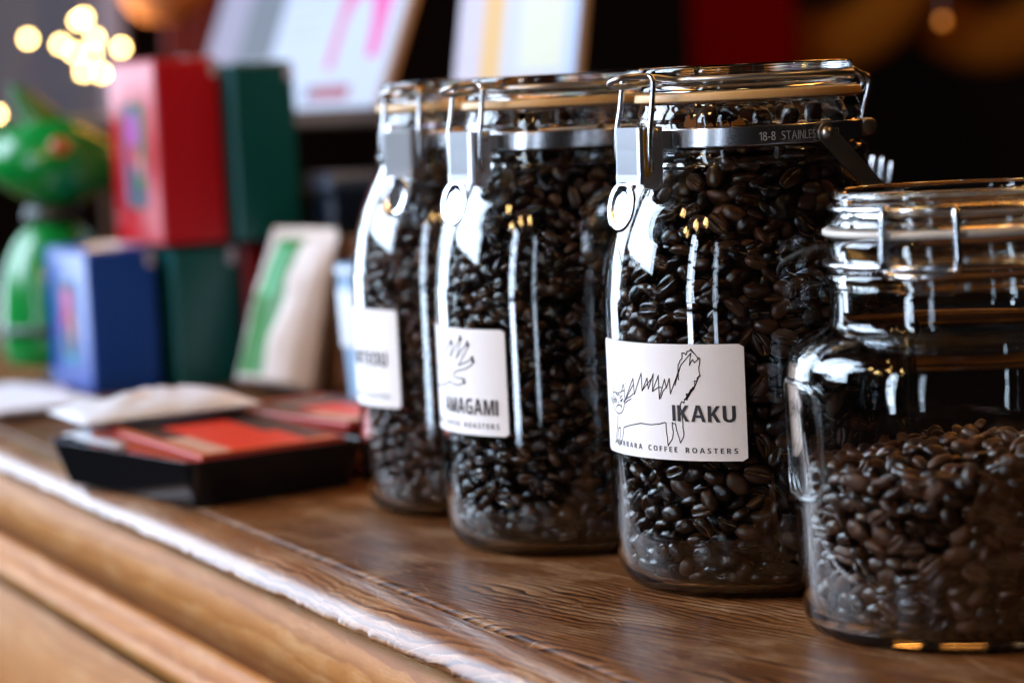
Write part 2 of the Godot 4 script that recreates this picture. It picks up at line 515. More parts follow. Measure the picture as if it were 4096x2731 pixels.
func fill(inner: Array, y0: float, y1: float, size: float, seed_: int, heap := false) -> Array:
	# beans pressed against the glass, three deep, and on top; returns [[transform, layer, azimuth, y, shade], ...] about the jar's axis
	var r := RandomNumberGenerator.new(); r.seed = seed_
	var out := []
	for layer in 3:
		var cell := .0125
		var grid := {}
		var tries := 14000 if layer == 0 else 6000
		for k in tries:
			var y := r.randf_range(y0 + .0035, y1 - .003)
			var R := radius_at(inner, y)
			var az := r.randf_range(-PI, PI)
			var pose := r.randi_range(0, 9)                 # 0-3 back to glass, 4-6 flat side out, 7-9 on edge
			var sc := size * r.randf_range(.84, 1.16)
			var a := .0058 * sc; var b := (.0043 if pose < 7 else .0031) * sc
			var rot := r.randfn(0.0, .55)
			var ok := true
			var gx := int(floor(az * R / cell)); var gy := int(floor(y / cell))
			for dx in [-1, 0, 1]:
				for dy in [-1, 0, 1]:
					for o in grid.get(Vector2i(gx + dx, gy + dy), []):
						var d := Vector2((az - o[0]) * R, y - o[1])
						var l := d.length()
						var an := d.angle()
						var r1 := a * b / sqrt(pow(b * cos(an - rot), 2) + pow(a * sin(an - rot), 2))
						var r2: float = o[2] * o[3] / sqrt(pow(o[3] * cos(an - o[4]), 2) + pow(o[2] * sin(an - o[4]), 2))
						if l < (r1 + r2) * (.77 if layer == 0 else .86): ok = false; break
					if not ok: break
				if not ok: break
			if not ok: continue
			var key := Vector2i(gx, gy)
			if not grid.has(key): grid[key] = []
			grid[key].append([az, y, a, b, rot])
			var half := (.0036 if pose < 4 else (.0021 if pose < 7 else .0043)) * sc
			var slope := (radius_at(inner, minf(y + .003, y1)) - radius_at(inner, maxf(y - .003, y0))) / .006
			var rad := R - .0007 - half - layer * .0058 * size - r.randf() * .0007 - absf(slope) * .0022
			var ey := Vector3(sin(az), -slope, cos(az)).normalized()        # outward
			var ex := Vector3(cos(az), 0, -sin(az))
			var ez := ex.cross(ey)
			var bs := Basis(ex, ey, ez)                                  # x along, y outward, z
			bs = bs * Basis(Vector3.UP, rot)
			if pose >= 7: bs = bs * Basis(Vector3.RIGHT, PI / 2 * (1 if r.randf() < .5 else -1))
			elif pose >= 4: bs = bs * Basis(Vector3.RIGHT, PI)
			bs = bs * Basis.from_euler(Vector3(r.randfn(0, .22), r.randfn(0, .1), r.randfn(0, .14)))
			if rad < .004: continue
			out.append([Transform3D(bs.scaled(Vector3.ONE * sc), Vector3(sin(az) * rad, y, cos(az) * rad)), layer, az, y, r.randf()])
	# the surface on top
	var R1 := radius_at(inner, y1) - .005
	var tops := []
	for k in 2600:
		var p := Vector2(r.randf_range(-R1, R1), r.randf_range(-R1, R1))
		if p.length() > R1: continue
		var deep := k % 2
		var ok2 := true
		for o in tops:
			if o[1] == deep and (o[0] - p).length() < .0078 * size: ok2 = false; break
		if not ok2: continue
		tops.append([p, deep])
		var hy := y1 - .003 - deep * .0055
		if heap: hy += .003 * sin(p.x * 60.0 + 1.0) + .002 * cos(p.y * 75.0)
		var sc2 := size * r.randf_range(.9, 1.1)
		var b2 := Basis(Vector3.UP, r.randf() * TAU) * Basis.from_euler(Vector3((PI if r.randf() < .4 else 0.0) + r.randfn(0, .45), 0, r.randfn(0, .4)))
		out.append([Transform3D(b2.scaled(Vector3.ONE * sc2), Vector3(p.x, hy + r.randf() * .003, p.y)), 3 + deep, atan2(p.x, p.y), hy, r.randf()])
	return out

func pour(where: Vector3, list: Array, singles: int, cam_az: float, skip: Callable, label: String, single_label: String, group: String, front: float, look := "bean") -> void:
	# the beans that show largest are things of their own, the rest is one mass
	var rest := []
	var score := []
	for b in list:
		var d := absf(wrapf(b[2] - cam_az, -PI, PI))
		var vis: bool = ((b[1] == 0 and d < deg_to_rad(66)) or (b[1] == 3 and front > 0 and d < 1.5)) and not skip.call(b[2], b[3])
		if vis: score.append([d + (.3 if b[1] == 3 else 0.0), b])
		else: rest.append(b)
	score.sort_custom(func(p, q): return p[0] < q[0])
	for i in score.size():
		var b: Array = score[i][1]
		if i >= singles:
			rest.append(b); continue
		var k := int(b[4] * 3.999)
		var kind := k % bean_meshes.size()
		var o := part("coffee_bean", bean_meshes[kind][0], M[look + str(k)], self, Transform3D(Basis(), where) * b[0])
		tag(o, single_label, "coffee bean", group)
		part("seam", bean_meshes[kind][1], M.chaff, o)
	var st := {}
	var root := Node3D.new()
	for kind in bean_meshes.size():
		st[kind] = []
	for b in rest: st[int(b[4] * 997) % bean_meshes.size()].append(b)
	root.name = numbered("coffee_beans")
	root.position = where
	tag(root, label, "coffee beans", "", "stuff")
	add_child(root)
	for kind in bean_meshes.size():
		for which in 2:
			var mm := MultiMesh.new()
			mm.transform_format = MultiMesh.TRANSFORM_3D
			mm.use_colors = which == 0
			mm.mesh = bean_meshes[kind][which]
			mm.instance_count = st[kind].size()
			for i in st[kind].size():
				mm.set_instance_transform(i, st[kind][i][0])
				if which == 0: mm.set_instance_color(i, (DARK if look == "bean" else BROWN)[int(st[kind][i][4] * 3.999)])
			var mi := MultiMeshInstance3D.new()
			mi.name = "bean_mass" if which == 0 else "bean_seams"
			mi.multimesh = mm
			mi.material_override = M[look + "_any"] if which == 0 else M.chaff
			tag(mi, "", "", "", "stuff")
			root.add_child(mi, true)

var bean_meshes := []
const DARK := [Color(.024, .0088, .0036), Color(.042, .0158, .0062), Color(.012, .0046, .0022), Color(.070, .0265, .0105)]
const BROWN := [Color(.048, .0145, .0050), Color(.070, .0220, .0076), Color(.034, .0102, .0037), Color(.098, .0320, .0112)]

# ---------------------------------------------------------------- jars
const INNER := [Vector2(0, .0036), Vector2(.047, .0037), Vector2(.0540, .0046), Vector2(.0572, .0068), Vector2(.0590, .0105), Vector2(.0600, .0158), Vector2(.0605, .0230), Vector2(.0606, .034), Vector2(.0606, .110), Vector2(.0601, .121), Vector2(.0587, .1318), Vector2(.0559, .1440), Vector2(.0517, .1558), Vector2(.0474, .1650), Vector2(.0441, .172), Vector2(.0420, .178), Vector2(.0412, .1985)]

func make_clip_jar(called: String, label: String, at: Vector3, latch_az: float) -> Node3D:
	# built in world axes about the jar's own axis; the metalwork is turned so that the latch points to latch_az
	var t := thing(called, label, "jar", at, 0.0, "clip top jars in a row")
	var outer := [Vector2(0, .0016), Vector2(.038, .0014), Vector2(.0490, .0006), Vector2(.0530, 0), Vector2(.0562, .0006), Vector2(.0595, .0036), Vector2(.0617, .0082), Vector2(.0630, .0145), Vector2(.0636, .0220), Vector2(.0637, .034), Vector2(.0637, .110), Vector2(.0632, .121), Vector2(.0618, .1325), Vector2(.0589, .1455), Vector2(.0546, .1575), Vector2(.0503, .1665), Vector2(.0475, .1720), Vector2(.0469, .1738), Vector2(.0479, .1748), Vector2(.0486, .1767), Vector2(.0479, .1786), Vector2(.0464, .1797), Vector2(.0456, .1806), Vector2(.0455, .1845), Vector2(.0457, .1882), Vector2(.0463, .1902), Vector2(.0463, .1925), Vector2(.0456, .1950), Vector2(.0447, .1972), Vector2(.0444, .1983), Vector2(.0438, .1988)]
	var p := smooth_profile(outer, 3)
	var q := INNER.duplicate(); q.reverse()
	p.append_array(smooth_profile([Vector2(.0418, .1988)] + q.slice(0, q.size()), 3))
	p[p.size() - 1].x = 0.0
	part("glass_body", lathe(p, 128), M.glass, t)
	# glass lid
	var lp := smooth_profile([Vector2(0, .2126), Vector2(.034, .2128), Vector2(.0405, .2134), Vector2(.0426, .2132), Vector2(.0434, .2122), Vector2(.0436, .2108), Vector2(.0432, .2096), Vector2(.0421, .2089), Vector2(.0416, .2080), Vector2(.0422, .2070), Vector2(.0436, .2064), Vector2(.0446, .2052), Vector2(.0449, .2038), Vector2(.0444, .2031), Vector2(.0420, .2029), Vector2(.0395, .2031), Vector2(.0385, .2045), Vector2(.0372, .2075), Vector2(.034, .2088), Vector2(0, .2086)], 3)
	part("glass_lid", lathe(lp, 128), M.glass, t)
	part("rubber_gasket", lathe([Vector2(.0400, .1992), Vector2(.0452, .1990), Vector2(.0466, .1992), Vector2(.0470, .1997), Vector2(.0466, .2020), Vector2(.0461, .2026), Vector2(.0400, .2027)], 96, true), M.rubber, t)
	var WX := Transform3D(Basis(Vector3.UP, latch_az - PI / 2), Vector3.ZERO)
	var HX := Transform3D(Basis(Vector3.UP, latch_az - PI / 2 - deg_to_rad(14.0)), Vector3.ZERO)
	# steel band round the neck
	part("neck_band", lathe([Vector2(.0458, .1806), Vector2(.04655, .1807), Vector2(.0467, .1812), Vector2(.0467, .1880), Vector2(.04655, .1885), Vector2(.0458, .1886)], 128, true), M.steel, t, WX)
	# lid wire: ring in the groove, with a link at the latch side
	var ring := []
	for k in 41:
		var a := lerpf(deg_to_rad(13), TAU - deg_to_rad(13), k / 40.0)
		ring.append(Vector3(cos(a) * .0432, .2080, sin(a) * .0432))
	ring.append(Vector3(.0470, .2088, -.0064)); ring.append(Vector3(.0580, .2102, -.0056)); ring.append(Vector3(.0660, .2102, -.0046)); ring.append(Vector3(.0690, .2092, -.0020)); ring.append(Vector3(.0690, .2080, .0020)); ring.append(Vector3(.0660, .2068, .0046))
	ring.append(Vector3(.0580, .2066, .0056)); ring.append(Vector3(.0470, .2076, .0064))
	part("lid_wire", tube(smooth_path(ring, 3, true), .00125, 10, true), M.steel_dull, t, WX)
	# swing wire hooked over the link
	var half := [Vector3(.0580, .1722, -.0080), Vector3(.0592, .1735, -.0100), Vector3(.0602, .1790, -.0108), Vector3(.0598, .1880, -.0110), Vector3(.0580, .1970, -.0106), Vector3(.0568, .2050, -.0104), Vector3(.0565, .2078, -.0102), Vector3(.0562, .2092, -.0090), Vector3(.0558, .2101, -.0065), Vector3(.0556, .2104, -.0035)]
	var sw := half.duplicate(); sw.append(Vector3(.0555, .2107, 0))
	for k in half.size():
		var hv: Vector3 = half[half.size() - 1 - k]; sw.append(Vector3(hv.x, hv.y, -hv.z))
	part("swing_wire", tube(smooth_path(sw, 4), .00115, 10), M.steel, t, WX)
	# lever: folded steel channel with a thumb tab
	var lev := Node3D.new(); lev.name = "latch_lever"; lev.transform = WX * Transform3D(Basis(), Vector3(.0048, .0032, 0)); t.add_child(lev, true)
	var face_v := []
	var sec := 7
	var v := PackedVector3Array(); var idx := PackedInt32Array()
	var rows := [[.1868, .0586], [.1780, .0588], [.1680, .0591], [.1640, .0594]]
	# channel cross-section in (x,z): side, bend, face, bend, side
	for row in rows:
		var yy: float = row[0]; var xo: float = row[1]
		for th in [0.0, .0008]:
			var o: float = xo - th; var hw: float = .0086 - th
			for c in [Vector2(o - .0115, -hw), Vector2(o - .0020, -hw), Vector2(o - .0006, -hw + .0006), Vector2(o, -hw + .0020), Vector2(o, hw - .0020), Vector2(o - .0006, hw - .0006), Vector2(o - .0020, hw), Vector2(o - .0115, hw)]:
				v.append(Vector3(c.x, yy, c.y))
	for i in rows.size() - 1:
		for j in 7:
			var a0 := i * 16 + j; var b0 := a0 + 16
			idx.append_array([a0, b0, a0 + 1, a0 + 1, b0, b0 + 1])
			idx.append_array([a0 + 8, a0 + 9, b0 + 8, a0 + 9, b0 + 9, b0 + 8])
		for e in [0, 7]:
			var a1 := i * 16 + int(e); var q4 := [a1, a1 + 8, a1 + 16, a1 + 16, a1 + 8, a1 + 24]
			if e == 7: q4.reverse()
			idx.append_array(q4)
	for e in [0, rows.size() - 1]:
		for j in 7:
			var a2 := int(e) * 16 + j; var q5 := [a2, a2 + 1, a2 + 8, a2 + 1, a2 + 9, a2 + 8]
			if e != 0: q5.reverse()
			idx.append_array(q5)
	part("channel", mesh_of(v, idx, PackedVector2Array(), false), M.steel_brushed, lev)
	for s in [-1, 1]:
		var pv := PackedVector2Array([Vector2(.0478, .1866), Vector2(.0560, .1866), Vector2(.0588, .1660), Vector2(.0560, .1625), Vector2(.0508, .1612), Vector2(.0496, .1620), Vector2(.0490, .1640)])
		part("cheek", extrude(pv, .0008), M.steel_dull, lev, Transform3D(Basis(), Vector3(0, 0, s * .0077)))
	# thumb tab, bent outwards, oval dish pressed in
	var tabv := PackedVector3Array(); var tabi := PackedInt32Array()
	var NR := 10; var NS := 40
	for side in 2:
		for i in NR + 1:
			var f := float(i) / NR
			for k in NS:
				var a := TAU * k / NS
				var ex := .0086 * f; var ey := .0108 * f
				var zz := cos(a) * ex; var yy := sin(a) * ey
				if sin(a) > 0: yy *= .86; zz = signf(zz) * pow(absf(zz / ex) if ex > 0 else 0.0, .75) * ex
				var el := Vector2(zz / .0056, (yy + .0005) / .0078).length()
				var dish := -.0007 * (1.0 - smoothstep(.88, 1.04, el))
				tabv.append(Vector3((.0009 if side == 0 else 0.0) + dish, yy, zz))
	for side in 2:
		var o2 := side * (NR + 1) * NS
		for i in NR:
			for k in NS:
				var a3 := o2 + i * NS + k; var b3 := o2 + i * NS + (k + 1) % NS; var c3 := a3 + NS; var d3 := b3 + NS
				if side == 0: tabi.append_array([a3, c3, b3, b3, c3, d3])
				else: tabi.append_array([a3, b3, c3, b3, d3, c3])
	var rim := NR * NS
	for k in NS:
		var a4 := rim + k; var b4 := rim + (k + 1) % NS; var c4 := a4 + (NR + 1) * NS; var d4 := b4 + (NR + 1) * NS
		tabi.append_array([a4, c4, b4, b4, c4, d4])
	part("thumb_tab", mesh_of(tabv, tabi), M.steel_bright, lev, Transform3D(Basis(Vector3(0, 0, 1), .20), Vector3(.0622, .1558, 0)))
	for s in [-1, 1]:
		part("rivet", lathe(smooth_profile([Vector2(0, .0014), Vector2(.0013, .0011), Vector2(.0021, .0004), Vector2(.0023, -.0004), Vector2(.0010, -.0008), Vector2(0, -.0008)], 2), 20), M.steel_dull, lev, Transform3D(Basis(Vector3.RIGHT, s * PI / 2), Vector3(.0500, .1842, s * .0084)))
	if called_first_patch:
		var rp := PackedVector2Array()
		for k in 15: rp.append(Vector2(.0566, .1858 - k * .00135))
		for k in 15: rp.append(Vector2(.0553 - (.0010 if k % 2 == 0 else .0003) - .0006 * sin(k * 1.3), .1669 + k * .00135))
		part("yellow_patch", extrude(rp, .0001), M.patch_yellow, lev, Transform3D(Basis(), Vector3(0, 0, .0087)))  # thin yellow patch with one jagged edge on the lever side
		part("yellow_patch", extrude(rp, .0001), M.patch_yellow, lev, Transform3D(Basis(), Vector3(0, 0, -.0087)))
	for s in [-1, 1]: part("latch_bracket", bevel_box(Vector3(.0145, .0070, .0008), .0002), M.steel_dull, t, WX * Transform3D(Basis(), Vector3(.0535, .1812, s * .0070)))
	# hinge: wire eye and knuckle
	var hg := [Vector3(-.0425, .2080, 0), Vector3(-.0458, .2090, 0), Vector3(-.0495, .2088, 0), Vector3(-.0528, .2066, .0006), Vector3(-.0545, .2026, .0012), Vector3(-.0515, .1992, .0016), Vector3(-.0478, .1990, .0018), Vector3(-.0462, .2020, .0020), Vector3(-.0478, .2054, .0024), Vector3(-.0520, .2074, .0028), Vector3(-.0572, .2056, .0030), Vector3(-.0584, .2018, .0030), Vector3(-.0562, .1950, .0026), Vector3(-.0536, .1875, .0020)]
	part("hinge_wire", tube(smooth_path(hg, 4), .00125, 10), M.steel, t, HX)
	part("hinge_knuckle", lathe(smooth_profile([Vector2(0, .0075), Vector2(.0030, .0072), Vector2(.0036, .0060), Vector2(.0037, 0), Vector2(.0036, -.0060), Vector2(.0030, -.0072), Vector2(0, -.0075)], 3), 24), M.steel_dull, t, HX * Transform3D(Basis(Vector3.RIGHT, PI / 2), Vector3(-.0525, .1848, 0)))
	part("hinge_tongue", bevel_box(Vector3(.0075, .0068, .0110), .0006), M.steel_dull, t, HX * Transform3D(Basis(), Vector3(-.0478, .1814, 0)))
	# carrying strap hanging to the hinge side
	var arm_len := .088; var down := deg_to_rad(43.0)
	for s in [-1, 1]:
		var pv2 := PackedVector2Array()
		for k in 13:
			var a5 := lerpf(PI / 2, 3 * PI / 2, k / 12.0)
			pv2.append(Vector2(cos(a5) * .0040, sin(a5) * .0040))
		pv2.append(Vector2(arm_len, -.0040)); pv2.append(Vector2(arm_len, .0040))
		part("strap_arm", extrude(pv2, .0010), M.steel_dull, t, WX * Transform3D(Basis(Vector3.UP, PI) * Basis(Vector3(0, 0, 1), -down), Vector3(0, .1842, s * .0484)))
		part("strap_rivet", lathe(smooth_profile([Vector2(0, .0022), Vector2(.0014, .0019), Vector2(.0024, .0009), Vector2(.0027, -.0006), Vector2(.0012, -.0014), Vector2(0, -.0014)], 2), 20), M.steel_dull, t, WX * Transform3D(Basis(Vector3.RIGHT, s * PI / 2), Vector3(0, .1842, s * .0492)))
	var gv := PackedVector3Array(); var gi := PackedInt32Array()
	for k in 25:
		var f2 := k / 24.0
		var zz2 := lerpf(-.0489, .0489, f2)
		var xo2 := -arm_len * cos(down) - .012 * (1.0 - pow(absf(zz2) / .0489, 2.5))
		for e in [[0.0, -.004], [0.0, .004], [-.001, .004], [-.001, -.004]]:
			gv.append(Vector3(xo2 + e[0] - e[1] * sin(down) * .0, .1842 - arm_len * sin(down) + e[1], zz2))
	for k in 24:
		for e in 4:
			var a6: int = k * 4 + e; var b6: int = k * 4 + (e + 1) % 4
			gi.append_array([a6, b6, a6 + 4, b6, b6 + 4, a6 + 4])
	gi.append_array([0, 2, 1, 0, 3, 2, 96, 97, 98, 96, 98, 99])
	part("strap_grip", mesh_of(gv, gi, PackedVector2Array(), false), M.steel_dull, t, WX)
	return t

var called_first_patch := false

func jar_label(jar: Node3D, az: float, s0: float, s1: float, t0: float, t1: float, prints: Array) -> void:
	var o := part("paper_label", curved_sheet(s0, s1, t0, t1, .0638, az, .0012), M.paper, jar)
	part("lettering", merge(prints), M.ink, o)

# ---------------------------------------------------------------- scene
func _ready() -> void:
	rng.seed = 4
	# camera
	var cam := Camera3D.new(); cam.name = "camera"
	add_child(cam)
	var at := CameraAttributesPhysical.new()
	at.frustum_focal_length = 94.9
	at.frustum_focus_distance = 1.075
	at.exposure_aperture = 6.2
	at.frustum_near = .05; at.frustum_far = 40.0
	cam.attributes = at
	cam.fov = 14.42
	cam.near = .05; cam.far = 40.0
	cam.position = Vector3(0, .209, 0)
	cam.basis = Basis(Vector3.RIGHT, deg_to_rad(-5.4)) * Basis(Vector3(0, 0, 1), -.05)
	cam.current = true
	# surroundings: dim interior
	var env := Environment.new()
	env.background_mode = Environment.BG_COLOR
	env.background_color = lin(.0025, .0022, .0022)
	env.tonemap_mode = Environment.TONE_MAPPER_LINEAR
	env.tonemap_exposure = 1.38
	env.sdfgi_enabled = true; env.ssao_enabled = true; env.ssil_enabled = true
	var we := WorldEnvironment.new(); we.environment = env; we.name = "surroundings"
	add_child(we)
	make_materials()
	# daylight from the shop's windows, out of the frame
	shop_window(Vector3(-2.3, .56, -1.95), 72.0, Vector2(1.5, 2.0), 2, 1, 4.0, "wide high shop window with dark bars beside the counter")
	shop_window(Vector3(-1.95, -.25, -3.7), 40.0, Vector2(.9, 2.2), 2, 3, 1.4, "tall shop window with dark bars past the end of the counter")
	shop_window(Vector3(-2.35, -.35, .55), 115.0, Vector2(.26, 2.0), 1, 6, 5.2, "narrow tall shop window facing the jar row")
	shop_window(Vector3(-1.75, -.35, 1.45), 132.0, Vector2(.20, 2.0), 1, 6, 1.0, "narrow tall shop window beside the door side")
	for e in [[-1.0, .88, -.78, .06], [-.82, .80, -.52, .04], [-.70, .84, -.40, .04], [-.95, .74, -.62, .04], [-.55, 1.15, -.95, .08], [.55, .95, -2.35, .03], [.75, 1.15, -.9, .10], [.15, 1.05, -1.9, .03]]:
		pendant(Vector3(e[0], e[1], e[2]), e[3])
	shade_lamp(Vector3(.42, .62, -2.1), "amber glass shade lamp hanging behind the cat label jar"); shade_lamp(Vector3(.95, .70, -2.6), "amber glass shade lamp hanging behind the wire clip jar"); shade_lamp(Vector3(-.05, .80, -3.0), "amber glass shade lamp hanging behind the posters")
	build_counter()
	build_background()
	build_jars()
	build_goods()

func shop_window(at: Vector3, turn: float, size: Vector2, nx: int, ny: int, energy: float, label: String) -> void:
	# turned so that its face (+z) looks into the shop
	var t := thing("shop_window", label, "window", at, turn)
	var glow := mat(lin(.8, .88, 1.0), .9); glow.emission_enabled = true; glow.emission = Color(.82, .90, 1.0); glow.emission_energy_multiplier = 2.0
	part("window_pane", bevel_box(Vector3(size.x, size.y, .01), .001), glow, t, Transform3D(Basis(), Vector3(0, 0, -.03)))
	var l := AreaLight3D.new(); l.name = "daylight"; l.area_size = size * .99; l.area_normalize_energy = false
	l.light_color = Color(.82, .90, 1.0); l.light_energy = energy; l.shadow_enabled = true
	l.position = Vector3(0, size.y / 2, -.015); l.rotation_degrees.y = 180
	l.area_range = 12.0
	t.add_child(l)
	for i in nx + 1:
		part("window_bar", bevel_box(Vector3(.045, size.y + .08, .04), .003), M.frame, t, Transform3D(Basis(), Vector3(lerpf(-size.x / 2, size.x / 2, float(i) / nx), -.04, .01)))
	for i in ny + 1:
		part("window_rail", bevel_box(Vector3(size.x + .04, .04, .036), .003), M.frame, t, Transform3D(Basis(), Vector3(0, lerpf(0, size.y, float(i) / ny) - .02, .01)))

func pendant(at: Vector3, energy: float) -> void:
	var t := thing("pendant_lamp", "bare warm filament bulb hanging on a dark cord", "lamp", at, 0.0, "pendant lamps over the counter")
	var glow := mat(lin(1, .7, .35), .5); glow.emission_enabled = true; glow.emission = Color(1.0, .80, .50); glow.emission_energy_multiplier = 45.0
	part("bulb", lathe(smooth_profile([Vector2(0, -.03), Vector2(.016, -.026), Vector2(.026, -.008), Vector2(.024, .01), Vector2(.014, .03), Vector2(.012, .04), Vector2(0, .04)], 3), 24), glow, t)
	part("socket", lathe([Vector2(0, .041), Vector2(.016, .041), Vector2(.017, .05), Vector2(.016, .08), Vector2(.008, .09), Vector2(0, .09)], 20), M.frame, t)
	part("cord", tube([Vector3(0, .088, 0), Vector3(0, .4, 0), Vector3(0, .8, 0)], .003, 6), M.frame, t)
	var l := OmniLight3D.new(); l.name = "glow"; l.light_color = Color(1.0, .70, .36); l.light_energy = energy; l.light_size = .02; l.shadow_enabled = true; l.omni_range = 8.0
	t.add_child(l)

func shade_lamp(at: Vector3, label: String) -> void:
	var t := thing("shade_lamp", label, "lamp", at, 0.0, "amber lamps behind the counter")
	var glow := mat(lin(.8, .35, .08), .5); glow.emission_enabled = true; glow.emission = Color(1.0, .62, .26); glow.emission_energy_multiplier = 5.0
	part("lamp_shade", lathe(smooth_profile([Vector2(0, .02), Vector2(.05, .0), Vector2(.11, .02), Vector2(.115, .05), Vector2(.07, .12), Vector2(.03, .15), Vector2(0, .152)], 3), 32), glow, t)
	part("cord", tube([Vector3(0, .15, 0), Vector3(0, .8, 0), Vector3(0, 1.4, 0)], .003, 6), M.frame, t)
	var l := OmniLight3D.new(); l.name = "glow"; l.light_color = Color(1.0, .62, .26); l.light_energy = .05; l.light_size = .03; l.shadow_enabled = true; l.omni_range = 8.0
	l.position = Vector3(0, .06, 0); t.add_child(l)

func build_counter() -> void:
	var c := thing("wooden_counter", "worn varnished wooden counter with moulded front edge under the jars", "counter", ORIGIN, TURN)
	var z0 := -3.2; var z1 := .75
	var flat := func(_i, _z): return Vector2.ZERO
	part("counter_top", sweep([Vector2(.0016, -.0140), Vector2(.0016, -.0022), Vector2(.0024, -.0008), Vector2(.0045, .0), Vector2(.012, 0), Vector2(.10, 0), Vector2(.25, 0), Vector2(.345, 0), Vector2(.345, -.0140)], z0, z1, 60, flat, Vector2(1.0 / .62, 1.0 / .31), deg_to_rad(GRAIN)), M.counter, c)
	# nosing: bead groove, flat, rounded nose, chipped lower arris
	var f := FastNoiseLite.new(); f.seed = 8; f.frequency = 1.0; f.fractal_octaves = 4
	var prof := [Vector2(.0010, -.0140), Vector2(.0010, -.0028), Vector2(.0, -.0023), Vector2(-.0018, -.0028), Vector2(-.0030, -.0019), Vector2(-.0045, -.0009), Vector2(-.0065, -.0006), Vector2(-.011, -.0007), Vector2(-.0145, -.0011), Vector2(-.0180, -.0021), Vector2(-.0211, -.0036), Vector2(-.0238, -.0055), Vector2(-.0258, -.0076), Vector2(-.0271, -.0096), Vector2(-.0277, -.0112), Vector2(-.0274, -.0124), Vector2(-.0260, -.0132), Vector2(-.0205, -.0137)]
	var worn := func(i: int, z: float) -> Vector2:
		if i >= 12 and i <= 16:
			var chip := maxf(0.0, f.get_noise_2d(z * 38.0, 4.0) + .05) * .0026 + f.get_noise_2d(z * 170.0, 9.0) * .0004
			var k: float = [.0, .12, .7, 1.0, .8][i - 12]
			return Vector2(chip * .9 * k, chip * .55 * k) + Vector2(f.get_noise_2d(z * 300.0, i * 5.0), f.get_noise_2d(z * 300.0, i * 9.0)) * .0004 * k
		if i >= 5 and i <= 11: return Vector2(0, f.get_noise_2d(z * 9.0, i * 3.0) * .0002)
		if i >= 2 and i <= 4: return Vector2(f.get_noise_2d(z * 60.0, i * 3.0), f.get_noise_2d(z * 60.0, 40.0 + i)) * .0004
		return Vector2.ZERO
	part("nosing", sweep(prof, -1.9, z1, 1500, worn, Vector2(1.0 / .5, 1.0 / .12)), M.nose, c)
	part("frieze_board", sweep([Vector2(.02, -.0142), Vector2(-.0150, -.0142), Vector2(-.0150, -.04), Vector2(-.0150, -.062), Vector2(.02, -.062)], -2.2, z1, 40, flat, Vector2(1.0 / .6, 1.0 / .15)), M.pine, c)
	part("moulding", sweep([Vector2(.02, -0.0622), Vector2(-.0172, -0.0622), Vector2(-.0182, -0.0655), Vector2(-.0205, -0.0685), Vector2(-.0265, -0.0705), Vector2(-.0300, -0.0735), Vector2(-.0310, -0.0770), Vector2(-.0295, -0.0810), Vector2(-.0250, -0.0840), Vector2(-.0200, -0.0865), Vector2(-.0170, -0.0910), Vector2(-.0160, -0.0960), Vector2(.02, -0.0960)], -2.2, z1, 60, flat, Vector2(1.0 / .6, 1.0 / .15)), M.pine, c)
	part("front_panel", sweep([Vector2(.02, -.0962), Vector2(-.0145, -.0962), Vector2(-.0150, -.2), Vector2(-.0150, -.95), Vector2(.02, -.95)], -2.2, z1, 20, flat, Vector2(1.0 / .6, 1.0 / .15)), M.pine, c)
	# raised dark back shelf
	var s := thing("back_shelf", "dark wooden raised shelf on posts along the back of the counter", "shelf", on(0, 0), TURN)
	part("shelf_board", bevel_box(Vector3(.12, .013, 1.55), .003), M.darkwood, s, Transform3D(Basis(), Vector3(.40, .1842, -1.20)))
	for z in [-1.93, -1.45, -.96, -.47]:
		part("shelf_post", bevel_box(Vector3(.02, 1.134, .02), .002), M.darkwood, s, Transform3D(Basis(), Vector3(.44, -.95, z)))

